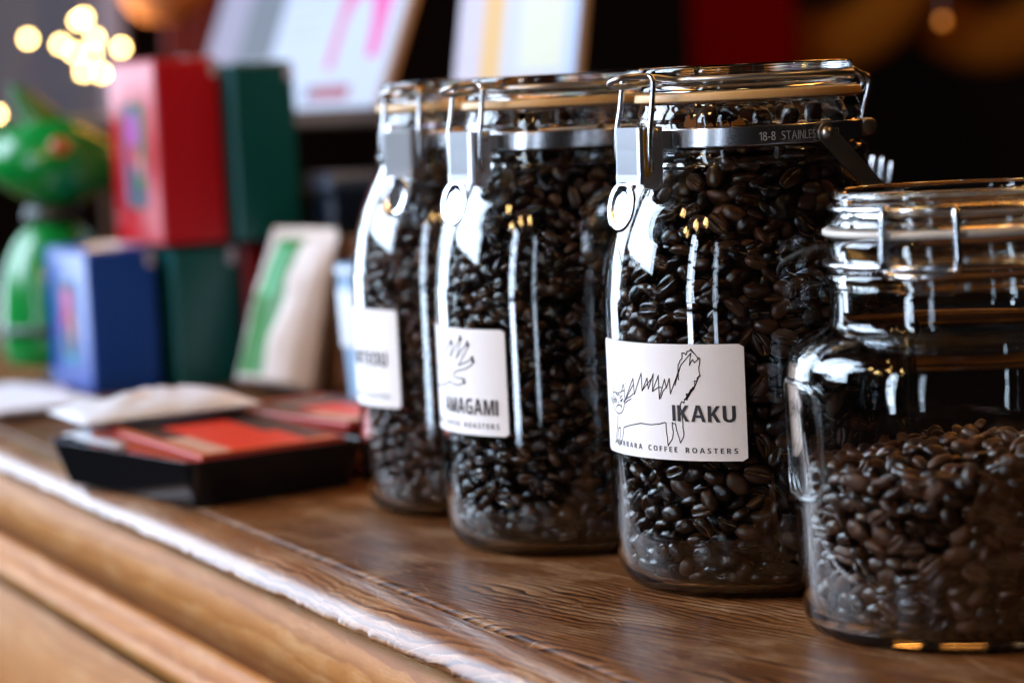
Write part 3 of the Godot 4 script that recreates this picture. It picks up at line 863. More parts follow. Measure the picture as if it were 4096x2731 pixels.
func build_background() -> void:
	var w := part("back_wall", bevel_box(Vector3(14, 5, .1), .005), M.wall, self, Transform3D(Basis(), Vector3(1.5, -1.5, -11.0)))
	tag(w, "", "", "", "structure")
	# red hanging cloth
	var st := cloth(.23, .7, 8)
	var red := mat(lin(.30, .001, .001), .95); red.metallic_specular = .1
	var rc := thing("red_banner", "plain dark red cloth banner hanging in the dark background", "banner", Vector3(.545, .175, -6.0))
	part("cloth", st, red, rc)
	part("hanging_rod", tube([Vector3(-.13, .705, 0), Vector3(.13, .705, 0)], .006, 8), M.frame, rc)
	# amber wicker hoops
	var amber := mat(lin(.42, .13, .012), .9); amber.metallic_specular = .1
	for h in [[Vector3(.74, .50, -6.2), .23, .08], [Vector3(1.18, .46, -6.4), .2, .08]]:
		var hoop := thing("wicker_hoop", "amber wicker hoop hanging in the dark background" if h[1] > .21 else "smaller amber wicker hoop hanging behind the larger one", "hoop", h[0])
		var ring := []
		for k in 24: ring.append(Vector3(cos(TAU * k / 24.0) * h[1], sin(TAU * k / 24.0) * h[1], 0))
		part("ring", tube(ring, h[2], 10, true), amber, hoop)
		part("cord", tube([Vector3(0, h[1], 0), Vector3(0, h[1] + .6, 0)], .003, 6), M.frame, hoop)
	# grey and purple things far left
	var grey := mat(lin(.16, .16, .20), .7)
	var pl := thing("noticeboard", "pale grey noticeboard behind the string of lights", "noticeboard", Vector3(-.74, .17, -4.1), 10.0)
	part("board", bevel_box(Vector3(.28, .42, .012), .002), grey, pl)
	var pc := thing("pale_post", "slim pale lilac post behind the pink box", "post", Vector3(-.55, -.9, -3.9))
	part("shaft", bevel_box(Vector3(.036, 1.7, .03), .003), mat(lin(.34, .28, .33), .6), pc)
	part("foot", bevel_box(Vector3(.06, .02, .06), .003), M.frame, pc, Transform3D(Basis(), Vector3(0, -.0201, 0)))
	var bo := thing("orange_paper_lantern", "round dull orange lantern hanging behind the pink box", "lantern", Vector3(-.375, .345, -3.1))
	part("shade", lathe(smooth_profile([Vector2(0, -.045), Vector2(.03, -.04), Vector2(.05, -.015), Vector2(.052, .01), Vector2(.035, .04), Vector2(0, .048)], 3), 24), mat(lin(.55, .19, .07), .7), bo)
	part("cord", tube([Vector3(0, .045, 0), Vector3(0, .6, 0)], .003, 6), M.frame, bo)
	var dr := thing("dark_red_curtain", "dark red curtain hanging behind the grey card", "curtain", Vector3(-.345, .05, -3.3))
	part("cloth", cloth(.12, .7, 5), mat(lin(.09, .003, .003), .8), dr)
	# string of warm lights
	var sl := thing("string_lights", "string of small glowing warm white bulbs at the end of the counter", "string lights", Vector3(-.42, .27, -3.1))
	var pts := [[-.4149, .295], [-.4064, .2968], [-.4247, .2641], [-.4305, .2718], [-.4001, .2766], [-.4054, .261], [-.4087, .2439], [-.3985, .2421], [-.3726, .2658], [-.500, .2064], [-.470, .2800]]
	var glow := mat(lin(1, .8, .5), .5); glow.emission_enabled = true; glow.emission = Color(1.0, .82, .50); glow.emission_energy_multiplier = 26.0
	var path := [Vector3(.10, .2, 0)]
	for k in pts.size():
		var p := Vector3(pts[k][0] * 1.148 + .42, (pts[k][1] - .209) * 1.148 + .209 - .27, .03 * sin(k * 2.4))
		path.append(p + Vector3(0, .006, 0))
		part("bulb", lathe(smooth_profile([Vector2(0, -.004), Vector2(.0036, -.0022), Vector2(.0040, .0005), Vector2(.0024, .0036), Vector2(0, .0042)], 2), 12), glow, sl, Transform3D(Basis(), p))
		var l := OmniLight3D.new(); l.name = "bulb_glow"; l.light_color = Color(1, .82, .5); l.light_energy = .0015; l.light_size = .01; l.shadow_enabled = true; l.omni_range = 3.0
		l.position = p; sl.add_child(l, true)
	path.append(Vector3(-.1, .2, 0))
	part("wire", tube(smooth_path(path, 4), .0008, 5), M.frame, sl)
	# one dim warm bulb far right
	var gb := thing("wall_lamp_bulb", "single dim amber bulb among the hoops", "lamp", Vector3(.553, .262, -3.36))
	var dim := mat(lin(.8, .4, .1), .5); dim.emission_enabled = true; dim.emission = Color(.9, .5, .15); dim.emission_energy_multiplier = 1.0
	part("bulb", lathe(smooth_profile([Vector2(0, -.006), Vector2(.005, -.002), Vector2(.005, .002), Vector2(0, .007)], 3), 14), dim, gb)
	part("cord", tube([Vector3(0, .007, 0), Vector3(0, .5, 0)], .002, 6), M.frame, gb)

func cloth(w: float, h: float, folds: int) -> ArrayMesh:
	var v := PackedVector3Array(); var idx := PackedInt32Array()
	var n := folds * 8
	for i in n + 1:
		var x := lerpf(-w / 2, w / 2, float(i) / n)
		var z := sin(float(i) / n * folds * TAU) * .008
		for y in [0.0, h]:
			v.append(Vector3(x, y, z)); v.append(Vector3(x, y, z - .002))
	for i in n:
		var o := i * 4; var p := o + 4
		idx.append_array([o, o + 2, p, p, o + 2, p + 2])
		idx.append_array([o + 1, p + 1, o + 3, p + 1, p + 3, o + 3])
		idx.append_array([o, p, o + 1, p, p + 1, o + 1])
		idx.append_array([o + 2, o + 3, p + 2, p + 2, o + 3, p + 3])
	idx.append_array([0, 1, 2, 1, 3, 2])
	var e := n * 4
	idx.append_array([e, e + 2, e + 1, e + 1, e + 2, e + 3])
	return mesh_of(v, idx)

func build_jars() -> void:
	for k in 4: bean_meshes.append(bean_mesh(k))
	var brand := "BARBARA COFFEE ROASTERS"
	var D := deg_to_rad(1.0)
	# jar with the cat label
	var p3 := Vector3(.1025, 0, -1.12)
	called_first_patch = true
	var j3 := make_clip_jar("storage_jar", "clip top glass jar of dark beans with the IKAKU cat label", p3, -56 * D)
	called_first_patch = false
	var az := -39.5 * D; var yc := .0795; var rr := .06412
	var ink := []
	for s in CAT: ink.append(bent_line(s, .00042, rr, az, yc))
	ink.append(bent_line(CAT[17], .0010, rr + .00002, az, yc))
	ink.append_array(bent_text("IKAKU", .00115, .02855, yc - .00665, .0065, rr + .00016, az, 700, false, -.012))
	ink.append_array(bent_text(brand, -.0370, .0288, yc - .0190, .0021, rr + .00003, az, 700, true, -.008))
	jar_label(j3, az, -.0497, .0326, .0570, .1036, ink)
	# engraved band text
	var band := j3.get_node("neck_band")
	var bt := part("engraving", merge(bent_text("18-8 STAINLESS STEEL", .0005, .0385, .1825, .0034, .04674, -1.0 * D + 56 * D + PI / 2, 400, false)), M.engrave, band)
	var oil := []
	var r := RandomNumberGenerator.new(); r.seed = 3
	for k in 46:
		var s := lerpf(-.0305, -.0050, k / 45.0)
		var lump := maxf(0.0, 1.0 - absf(k - 3) / 4.0) * .0042 + maxf(0.0, 1.0 - absf(k - 8) / 3.0) * .0026 + maxf(0.0, 1.0 - absf(k - 41) / 4.0) * .0022
		if lump < .001 and r.randf() < .25: continue
		var h := .0007 + .0012 * r.randf() + lump
		oil.append([curved_sheet(s - .0003, s + .0003, .1889, .1889 + h, .04645, -1.0 * D, .00025, .0002, 4), Transform3D()])
	part("oil_residue", merge(oil), M.oil, j3)
	# jar with the hand label
	var p2 := Vector3(.0292, 0, -1.238)
	var j2 := make_clip_jar("storage_jar", "clip top glass jar of dark beans with the AMAGAMI hand label", p2, -50 * D)
	var az2 := -67.5 * D
	var ink2 := []
	for s in HAND: ink2.append(bent_line(s, .0006, rr, az2, .0787))
	for s in NAILS: ink2.append(bent_line(s, .0016, rr + .00004, az2, .0787))
	ink2.append_array(bent_text("AMAGAMI", -.0035, .0365, .0787 - .0145, .0070, rr + .00016, az2, 700, false))
	ink2.append_array(bent_text(brand, -.0290, .0365, .0787 - .0207, .0024, rr + .00003, az2, 700, true))
	jar_label(j2, az2, -.0414, .0414, .0549, .1024, ink2)
	# the jar furthest along
	var p1 := Vector3(-.0155, 0, -1.36)
	var j1 := make_clip_jar("storage_jar", "clip top glass jar of brown beans with a blurred text label beside black tray", p1, -34 * D)
	var az1 := -76 * D
	var ink1 := []
	ink1.append_array(bent_text("METEOU", -.0025, .0335, .0787 - .0035, .0070, rr + .00016, az1, 700, false))
	ink1.append_array(bent_text(brand, -.0290, .0345, .0787 - .0195, .0022, rr + .00003, az1, 700, true))
	jar_label(j1, az1, -.0414, .0414, .0549, .1032, ink1)
	# wide jar with wire clip, half full
	var p4 := Vector3(.1695, 0, -1.003)
	wire_jar(p4)
	# beans
	var none := func(_a, _y): return false
	var lab3 := func(a: float, y: float): return absf(wrapf(a - (-47.2 * D), -PI, PI)) < 35 * D and y > .060 and y < .100
	pour(p3, fill(INNER, .0040, .191, .84, 101), 170, atan2(-p3.x, -p3.z) - .12, lab3, "mass of dark oily coffee beans filling the jar with cat label", "dark oily coffee bean pressed against the glass of cat label jar", "beans against the glass of the cat label jar", 0.0)
	pour(p2, fill(INNER, .0048, .189, .71, 102), 0, 0.0, none, "mass of coffee beans filling the jar with hand label", "", "", 0.0)
	pour(p1, fill(INNER, .0048, .185, .69, 103), 0, 0.0, none, "mass of brown coffee beans filling the jar beside black tray", "", "", 0.0, "brown")
	pour(p4, fill(WIDE_INNER, .0046, .065, .80, 104, true), 130, atan2(-p4.x, -p4.z) - .1, none, "mass of small brown coffee beans half filling the wire clip jar", "small brown coffee bean in half full wire clip jar", "beans in the wire clip jar", 1.0, "brown")

const WIDE_INNER := [Vector2(0, .0042), Vector2(.052, .0045), Vector2(.0585, .0068), Vector2(.0605, .013), Vector2(.0612, .035), Vector2(.0626, .085), Vector2(.0622, .097), Vector2(.060, .1025), Vector2(.0535, .1075), Vector2(.0465, .112), Vector2(.0455, .120), Vector2(.0455, .147)]

func wire_jar(at: Vector3) -> void:
	var t := thing("wire_clip_jar", "wide shouldered glass jar half full of beans with plain wire clip", "jar", at)
	var outer := [Vector2(0, .0016), Vector2(.050, .0014), Vector2(.056, .0004), Vector2(.059, 0), Vector2(.0618, .0012), Vector2(.0640, .0055), Vector2(.0648, .012), Vector2(.0657, .035), Vector2(.0673, .085), Vector2(.0672, .096), Vector2(.0662, .1015), Vector2(.0632, .1065), Vector2(.0570, .1105), Vector2(.0518, .1135), Vector2(.0502, .117), Vector2(.0500, .123), Vector2(.0501, .128), Vector2(.0508, .1300), Vector2(.0514, .1318), Vector2(.0508, .1338), Vector2(.0496, .1350), Vector2(.0496, .1385), Vector2(.0502, .1400), Vector2(.0502, .1440), Vector2(.0494, .1462), Vector2(.0484, .1472)]
	var p := smooth_profile(outer, 3)
	var q := WIDE_INNER.duplicate(); q.reverse()
	p.append_array(smooth_profile([Vector2(.0462, .1474)] + q, 3)); p[p.size() - 1].x = 0.0
	part("glass_body", lathe(p, 128), M.glass_old, t)
	part("glass_lid", lathe(smooth_profile([Vector2(0, .1600), Vector2(.040, .1602), Vector2(.0445, .1622), Vector2(.0470, .1640), Vector2(.0485, .1636), Vector2(.0490, .1618), Vector2(.0484, .1600), Vector2(.0472, .1588), Vector2(.0470, .1570), Vector2(.0482, .1556), Vector2(.0500, .1540), Vector2(.0506, .1524), Vector2(.0500, .1510), Vector2(.0470, .1506), Vector2(.0440, .1508), Vector2(.0430, .1530), Vector2(.0405, .1560), Vector2(0, .1562)], 3), 128), M.glass_old, t)
	part("silicone_gasket", lathe([Vector2(.0450, .1476), Vector2(.0508, .1476), Vector2(.0518, .1482), Vector2(.0518, .1497), Vector2(.0508, .1503), Vector2(.0450, .1504)], 96, true), M.silicone, t)
	for e in [[.0483, .1577], [.0508, .1372]]:
		var ring := []
		for k in 64: ring.append(Vector3(cos(TAU * k / 64.0) * e[0], e[1], sin(TAU * k / 64.0) * e[0]))
		part("wire_ring", tube(ring, .0013, 10, true), M.steel_bright, t)
	var D := deg_to_rad(1.0)
	var clip := []
	for a in [[-41.5, .0492, .1580], [-41.5, .0522, .1560], [-41.5, .0530, .1480], [-41.8, .0530, .1400], [-41.0, .0525, .1362], [-36.0, .0527, .1346], [-26.5, .0529, .1342], [-17.0, .0527, .1346], [-12.0, .0525, .1362], [-11.2, .0530, .1400], [-11.5, .0530, .1480], [-11.5, .0522, .1560], [-11.5, .0492, .1580]]:
		clip.append(Vector3(sin(a[0] * D) * a[1], a[2], cos(a[0] * D) * a[1]))
	part("wire_clip", tube(smooth_path(clip, 5), .0015, 10), M.steel_bright, t)
	var back := []
	for a in [[139.0, .0492, .1580], [139.0, .0530, .1540], [140.0, .0530, .1400], [154.0, .0535, .1350], [168.0, .0530, .1400], [169.0, .0530, .1540], [169.0, .0492, .1580]]:
		back.append(Vector3(sin(a[0] * D) * a[1], a[2], cos(a[0] * D) * a[1]))
	part("wire_hinge", tube(smooth_path(back, 5), .0015, 10), M.steel_bright, t)
	# raised oval frames moulded in the glass
	for a0 in [-80.0]:
		var fr := []
		for k in 40:
			var g := TAU * k / 40.0
			var cs := signf(cos(g)) * pow(absf(cos(g)), .45); var sn := signf(sin(g)) * pow(absf(sin(g)), .45)
			var yy := .0735 + sn * .0215
			fr.append(on_drum(cs * .021, yy, lerpf(.0660, .0671, clampf((yy - .035) / .05, 0, 1)), a0 * D))
		part("moulded_frame", tube(fr, .0013, 8, true), M.glass_old, t)

# ---------------------------------------------------------------- goods on the counter
func print_tex(w: int, h: int, base: Color, rects: Array) -> ImageTexture:
	var im := Image.create(w, h, false, Image.FORMAT_RGB8)
	im.fill(base)
	for r in rects:
		if r.size() == 5: im.fill_rect(Rect2i(int(r[0] * w), int(r[1] * h), int(r[2] * w), int(r[3] * h)), r[4])
		else:                                            # ellipse: cx, cy, rx, ry, colour, "o"
			for y in range(int((r[1] - r[3]) * h), int((r[1] + r[3]) * h) + 1):
				for x in range(int((r[0] - r[2]) * w), int((r[0] + r[2]) * w) + 1):
					if x < 0 or y < 0 or x >= w or y >= h: continue
					if pow((float(x) / w - r[0]) / r[2], 2) + pow((float(y) / h - r[1]) / r[3], 2) < 1: im.set_pixel(x, y, r[4])
	return ImageTexture.create_from_image(im)

func print_mat(t: Texture2D, rough := .5) -> StandardMaterial3D:
	var m := mat(Color.WHITE, rough, 0.0, .35); m.albedo_texture = t
	return m

func card(w: float, h: float, t: float) -> ArrayMesh:   # upright thin sheet facing +z, base at y=0, uv 0..1 on both faces
	var v := PackedVector3Array(); var uv := PackedVector2Array(); var idx := PackedInt32Array()
	for z in [t / 2, -t / 2]:
		for c in [[-.5, 0.0], [.5, 0.0], [.5, 1.0], [-.5, 1.0]]:
			v.append(Vector3(c[0] * w, c[1] * h, z)); uv.append(Vector2(c[0] + .5, 1.0 - c[1]))
	idx.append_array([0, 2, 1, 0, 3, 2, 4, 5, 6, 4, 6, 7])
	for i in 4:
		var j := (i + 1) % 4
		idx.append_array([i, j, i + 4, j, j + 4, i + 4])
	return mesh_of(v, idx, uv, false)

func carton(label: String, x: float, z: float, y: float, size: Vector3, c: Color, art: Array, turn := 0.0) -> void:
	# counter axes; its main face looks along -x, to the front of the counter
	var t := thing("gift_carton", label, "carton", on(x, z, y), TURN + turn, "stacked coloured cartons")
	var m := mat(c, .34); m.metallic_specular = .45
	part("carton_body", bevel_box(size, .0018), m, t)
	part("lid_flap", bevel_box(Vector3(size.x - .004, .0012, size.z - .004), .0004), m, t, Transform3D(Basis(), Vector3(0, size.y + .0001, 0)))
	if art.size():
		var pic := part("picture_label", card(size.z * .46, size.y * .58, .0006), print_mat(print_tex(96, 160, art[0], art[1]), .6), t, Transform3D(Basis(Vector3.UP, -PI / 2), Vector3(-size.x / 2 - .0005, size.y * .20, size.z * .02)))
	# clear seal over the top corner
	part("paper_seal", bevel_box(Vector3(.016, .0008, size.z * .55), .0003), mat(lin(.62, .60, .72), .3), t, Transform3D(Basis(), Vector3(size.x * .34, size.y + .0014, 0)))
	part("seal_tab", bevel_box(Vector3(.006, .012, .0006), .0002), mat(lin(.40, .38, .48), .3), t, Transform3D(Basis(), Vector3(size.x * .42, size.y - .0125, size.z / 2 + .0005)))

func pouch(w: float, h: float, d: float, seed_: int, puff := 1.0, pillow := false) -> ArrayMesh:   # soft bag standing on y=0, faces +-z, pinched at the top
	var v := PackedVector3Array(); var uv := PackedVector2Array(); var idx := PackedInt32Array()
	var f := FastNoiseLite.new(); f.seed = seed_; f.frequency = 1.0 / .03
	var nx := 14; var ny := 18
	for side in [1, -1]:
		for j in ny + 1:
			var g := float(j) / ny
			for i in nx + 1:
				var e := float(i) / nx
				var x := (e - .5) * w * (1.0 - .06 * sin(g * PI))
				var edge := pow(sin(e * PI), .5)
				var z: float = side * (d / 2 * edge * (pow(sin(clampf(g, .001, .999) * PI), .6) if pillow else sqrt(maxf(0, 1 - pow(g, 1.6)))) * puff + .0006)
				if i > 0 and i < nx: z += f.get_noise_3d(x, g * h, side * .1) * .006 * edge * sin(g * PI)
				v.append(Vector3(x, g * h, z)); uv.append(Vector2(e, 1 - g))
	var row := nx + 1; var half := row * (ny + 1)
	for side in 2:
		for j in ny:
			for i in nx:
				var a := side * half + j * row + i
				if side == 0: idx.append_array([a, a + row, a + 1, a + 1, a + row, a + row + 1])
				else: idx.append_array([a, a + 1, a + row, a + 1, a + row + 1, a + row])
	for j in ny:
		for e2 in [0, nx]:
			var a: int = j * row + int(e2); var b: int = a + half
			var q := [a, b, a + row, a + row, b, b + row]
			if e2 > 0: q.reverse()
			idx.append_array(q)
	for i in nx:
		var a2 := i; var b2 := half + i
		idx.append_array([a2, a2 + 1, b2, a2 + 1, b2 + 1, b2])
		var a3 := ny * row + i; var b3 := a3 + half
		idx.append_array([a3, b3, a3 + 1, a3 + 1, b3, b3 + 1])
	return mesh_of(v, idx, uv, true)

func build_goods() -> void:
	var pink := Color(.75, .30, .60); var teal := Color(.0, .38, .30); var dark := Color(.06, .06, .12); var skin := Color(.78, .55, .5)
	var art := [Color(.38, .36, .45), [[.3, 0.0, .7, .16, teal], [.62, .1, .38, .5, Color(.1, .45, .35)], [.5, .28, .2, .22, Color(.72, .2, .62), "o"], [.46, .5, .22, .12, Color(.7, .12, .2), "o"], [.40, .6, .22, .36, dark], [.66, .5, .2, .2, skin], [.62, .7, .25, .14, Color(.2, .5, .25)], [.3, .94, .5, .06, teal]]]
	var art2 := [Color(.34, .42, .52), [[.35, 0.0, .55, .12, Color(.05, .35, .35)], [.5, .25, .2, .2, Color(.75, .25, .5), "o"], [.48, .45, .2, .12, Color(.65, .1, .2), "o"], [.42, .52, .18, .4, Color(.1, .06, .1)], [.62, .42, .2, .3, Color(.75, .5, .45)], [.1, .42, .2, .25, Color(.5, .3, .6)], [.3, .92, .6, .08, Color(.0, .55, .65)]]]
	# cartons: lower pair, upper pair
	carton("deep blue carton with a picture label standing on the counter", .131, -.888, 0, Vector3(.052, .104, .120), lin(.0012, .042, .28), art2)
	carton("dark green carton beside the deep blue one on the counter", .190, -.873, 0, Vector3(.050, .102, .120), lin(.0005, .062, .064), [])
	carton("red carton with picture label stacked on the lower cartons", .183, -.868, .1062, Vector3(.050, .1335, .120), lin(.40, .0045, .012), art)
	carton("dark green carton stacked up beside the red picture carton", .2345, -.848, .1062, Vector3(.048, .128, .118), lin(.0005, .064, .066), [])
	green_figure()
	tray()
	bags()
	posters()
	fork()
	# pale papers lying by the figure
	for k in 3:
		var pp := thing("paper_sheet", ["white paper sheet lying flat by the green figure", "pale lilac paper sheet under the white one", "pale pink paper sheet at the bottom of the paper pile"][k], "paper", on(.035 + k * .006, -.80 - .012 * k, .0062 - .003 * k), TURN + 6.0 - 9.0 * k)
		part("sheet", bevel_box(Vector3(.075, .0028, .17), .0006), mat([lin(.7, .7, .76), lin(.55, .48, .58), lin(.6, .45, .5)][k], .6), pp)

func green_figure() -> void:
	var t := thing("toy_figure", "glossy green plastic creature figure beside the blue carton", "figure", Vector3(-.352, 0, -2.10), 8.0)
	var g := mat(lin(.004, .19, .028), .2); g.metallic_specular = .5
	var g2 := mat(lin(.002, .11, .012), .3)
	var body := smooth_profile([Vector2(0, .012), Vector2(.036, .012), Vector2(.044, .02), Vector2(.046, .045), Vector2(.042, .080), Vector2(.032, .106), Vector2(.018, .120), Vector2(0, .124)], 4)
	part("body", lathe(body, 40), g, t)
	# head: round with a long blunt snout towards +x and a crest pointing back
	var v := PackedVector3Array(); var idx := PackedInt32Array()
	var nu := 32; var nv := 20
	for i in nv + 1:
		var la := PI * i / nv
		for j in nu:
			var th := TAU * j / nu
			var d := Vector3(sin(la) * cos(th), cos(la), sin(la) * sin(th))
			var q := d * .044
			q.x *= 1.0 + .40 * smoothstep(.2, 1.0, d.x) + .25 * smoothstep(.2, 1.0, -d.x)
			q.y *= .80 - .16 * smoothstep(.1, 1.0, d.x)
			v.append(q)
	for i in nv:
		for j in nu:
			var a := i * nu + j; var b := i * nu + (j + 1) % nu
			idx.append_array([a, b, a + nu, b, b + nu, a + nu])
	var head := part("head", mesh_of(v, idx), g, t, Transform3D(Basis(Vector3(0, 0, 1), -.12), Vector3(.006, .168, 0)))
	part("crest", lathe(smooth_profile([Vector2(0, .05), Vector2(.006, .04), Vector2(.012, .02), Vector2(.016, 0), Vector2(0, -.004)], 3), 20), g2, head, Transform3D(Basis(Vector3(0, 0, 1), .75), Vector3(-.006, .022, .004)))
	part("crest", lathe(smooth_profile([Vector2(0, .042), Vector2(.006, .03), Vector2(.011, .015), Vector2(.014, 0), Vector2(0, -.004)], 3), 20), g2, head, Transform3D(Basis(Vector3(0, 0, 1), 1.3), Vector3(-.024, .012, .0)))
	for s in [-1, 1]:
		var eye := part("eye", lathe(smooth_profile([Vector2(0, .0035), Vector2(.006, .002), Vector2(.0085, -.002), Vector2(0, -.003)], 3), 20), mat(lin(.30, .075, .015), .25), head, Transform3D(Basis(Vector3.RIGHT, s * 1.35), Vector3(.002, .012, s * .0405)))
	part("collar", lathe([Vector2(.010, .1235), Vector2(.020, .1225), Vector2(.023, .126), Vector2(.021, .134), Vector2(.012, .137), Vector2(.008, .131)], 32, true), mat(lin(.02, .03, .02), .4), t)
	for s in [-1, 1]:
		part("foot", lathe(smooth_profile([Vector2(0, .018), Vector2(.014, .015), Vector2(.021, .008), Vector2(.020, 0), Vector2(0, 0)], 3), 24), g2, t, Transform3D(Basis().scaled(Vector3(1.3, 1, .9)), Vector3(.016, 0, s * .022)))
		part("arm", tube(smooth_path([Vector3(.004, .100, s * .032), Vector3(.018, .084, s * .044), Vector3(.036, .074, s * .042)], 5), .011, 12), g, t)
	part("belt", lathe([Vector2(.042, .036), Vector2(.0472, .0365), Vector2(.0472, .0435), Vector2(.042, .044)], 40, true), mat(lin(.02, .02, .022), .4), t)
	part("buckle", bevel_box(Vector3(.002, .009, .012), .0008), mat(lin(.6, .62, .66), .3), t, Transform3D(Basis(Vector3.UP, .95), Vector3(.028, .035, .039)))

func tray() -> void:
	var tr := Vector3(.032, 0, -.335)
	var tw := .112; var td := .165; var th := .025
	var rot := TURN + 12.0
	var t := thing("black_tray", "shallow glossy black plastic tray with sloping sides beside the jars", "tray", on(tr.x, tr.z), rot)
	# tapered open tray: outer shell up, rim, inner shell down
	var v := PackedVector3Array(); var idx := PackedInt32Array()
	var loops := [[.84, .93, 0.0], [.86, .94, .0006], [.985, .992, th - .002], [1.0, 1.0, th - .0006], [1.0, 1.0, th], [.965, .985, th], [.955, .98, th - .001], [.82, .92, .0026]]
	var per := 8
	for l in loops:
		for corner in 4:
			var sx: float = [1, -1, -1, 1][corner]; var sz: float = [1, 1, -1, -1][corner]
			for k in per:
				var a := PI / 2 * corner + PI / 2 * k / (per - 1)
				var r := .010
				var cx: float = sx * (tw / 2 * l[0] - r); var cz: float = sz * (td / 2 * l[1] - r)
				v.append(Vector3(cx + cos(a) * r, l[2], cz + sin(a) * r))
	var ring := per * 4
	for i in loops.size() - 1:
		for k in ring:
			var a := i * ring + k; var b := i * ring + (k + 1) % ring
			idx.append_array([a, b, a + ring, b, b + ring, a + ring])
	for e in [0, loops.size() - 1]:
		var c := v.size(); v.append(Vector3(0, loops[e][2], 0))
		for k in ring:
			var q := [c, e * ring + (k + 1) % ring, e * ring + k]
			if e > 0: q.reverse()
			idx.append_array(q)
	part("tray_shell", mesh_of(v, idx), M.black, t)
	# printed drip-bag packs, tilted, leaning on one another
	var red := lin(.40, .035, .02)
	var base := Color(.16, .10, .08)
	var tex := print_tex(128, 192, base, [[0, 0, 1, .05, Color(.75, .22, .13)], [0, .95, 1, .05, Color(.85, .38, .12)], [0, 0, .06, 1, Color(.72, .35, .15)], [.06, .6, .2, .38, Color(.72, .58, .5)], [.24, .36, .55, .62, Color(.78, .20, .14)], [.25, .16, .6, .10, Color(.45, .38, .34)], [.7, .3, .28, .4, Color(.22, .19, .2)], [.95, 0, .05, 1, Color(.5, .1, .07)]])
	var tx := t.transform
	for k in 5:
		var pk := thing("printed_pack", ["topmost printed pack with a red block, lying in the black tray", "second printed pack from the top of the tray pile", "third printed pack from the top of the tray pile", "fourth printed pack from the top of the tray pile", "lowest printed pack of the pile in the black tray"][k], "pack", tx * Vector3(.003 + .002 * sin(k * 2.0), .0262 - .0046 * k, .006 - k * .001), rot, "printed packs in the tray")
		var tilt := Transform3D(Basis(Vector3.RIGHT, .075 - .012 * k) * Basis(Vector3.UP, .10 * sin(k * 3.0)), Vector3.ZERO)
		part("pack_body", bevel_box(Vector3(.090 - .002 * k, .0042, .128 - .002 * k), .0012), mat([red, lin(.5, .09, .03), lin(.45, .04, .03), lin(.4, .1, .04), red][k], .4), pk, tilt)
		if k == 0: part("pack_print", card(.0885, .1265, .0004), print_mat(tex, .35), pk, tilt * Transform3D(Basis(Vector3.RIGHT, -PI / 2), Vector3(0, .0046, .0632)))
	for k in 5:                                            # a second, loose pile past the tray's inner side
		var lp := thing("printed_pack", ["topmost orange red pack of the loose pile beside the tray", "second pack down in the loose pile beside the tray", "third pack down in the loose pile beside the tray", "fourth pack down in the loose pile beside the tray", "lowest pack of the loose pile beside the tray"][k], "pack", on(.122 + .003 * sin(k * 2.6), -.372 + .004 * cos(k * 1.7), .0248 - .0062 * k), rot + 8.0 * sin(k * 2.1), "printed packs beside the tray")
		part("pack_body", bevel_box(Vector3(.068, .0058, .130), .0014), mat([lin(.30, .022, .014), lin(.36, .05, .016), lin(.24, .016, .012), lin(.32, .06, .02), lin(.26, .02, .014)][k], .4), lp)
		if k == 0: part("pack_print", card(.066, .128, .0004), print_mat(tex, .4), lp, Transform3D(Basis(Vector3.RIGHT, -PI / 2), Vector3(0, .0062, .0640)))
	for k in 2:
		var wp := thing("white_pouch", ["crumpled white pouch lying on the far end of the tray", "lower white pouch tucked under the crumpled one"][k], "pouch", on(-.030 + .010 * k, -.392 + .010 * k, .0370 - .0130 * k), TURN - 90.0 + 6.0 * k, "white pouches in the tray")
		part("pouch_skin", pouch(.080, .102, .024, 40 + k, .8, true), mat(lin(.60, .63, .68), .38), wp, Transform3D(Basis(Vector3.RIGHT, -PI / 2 + .02), Vector3.ZERO))

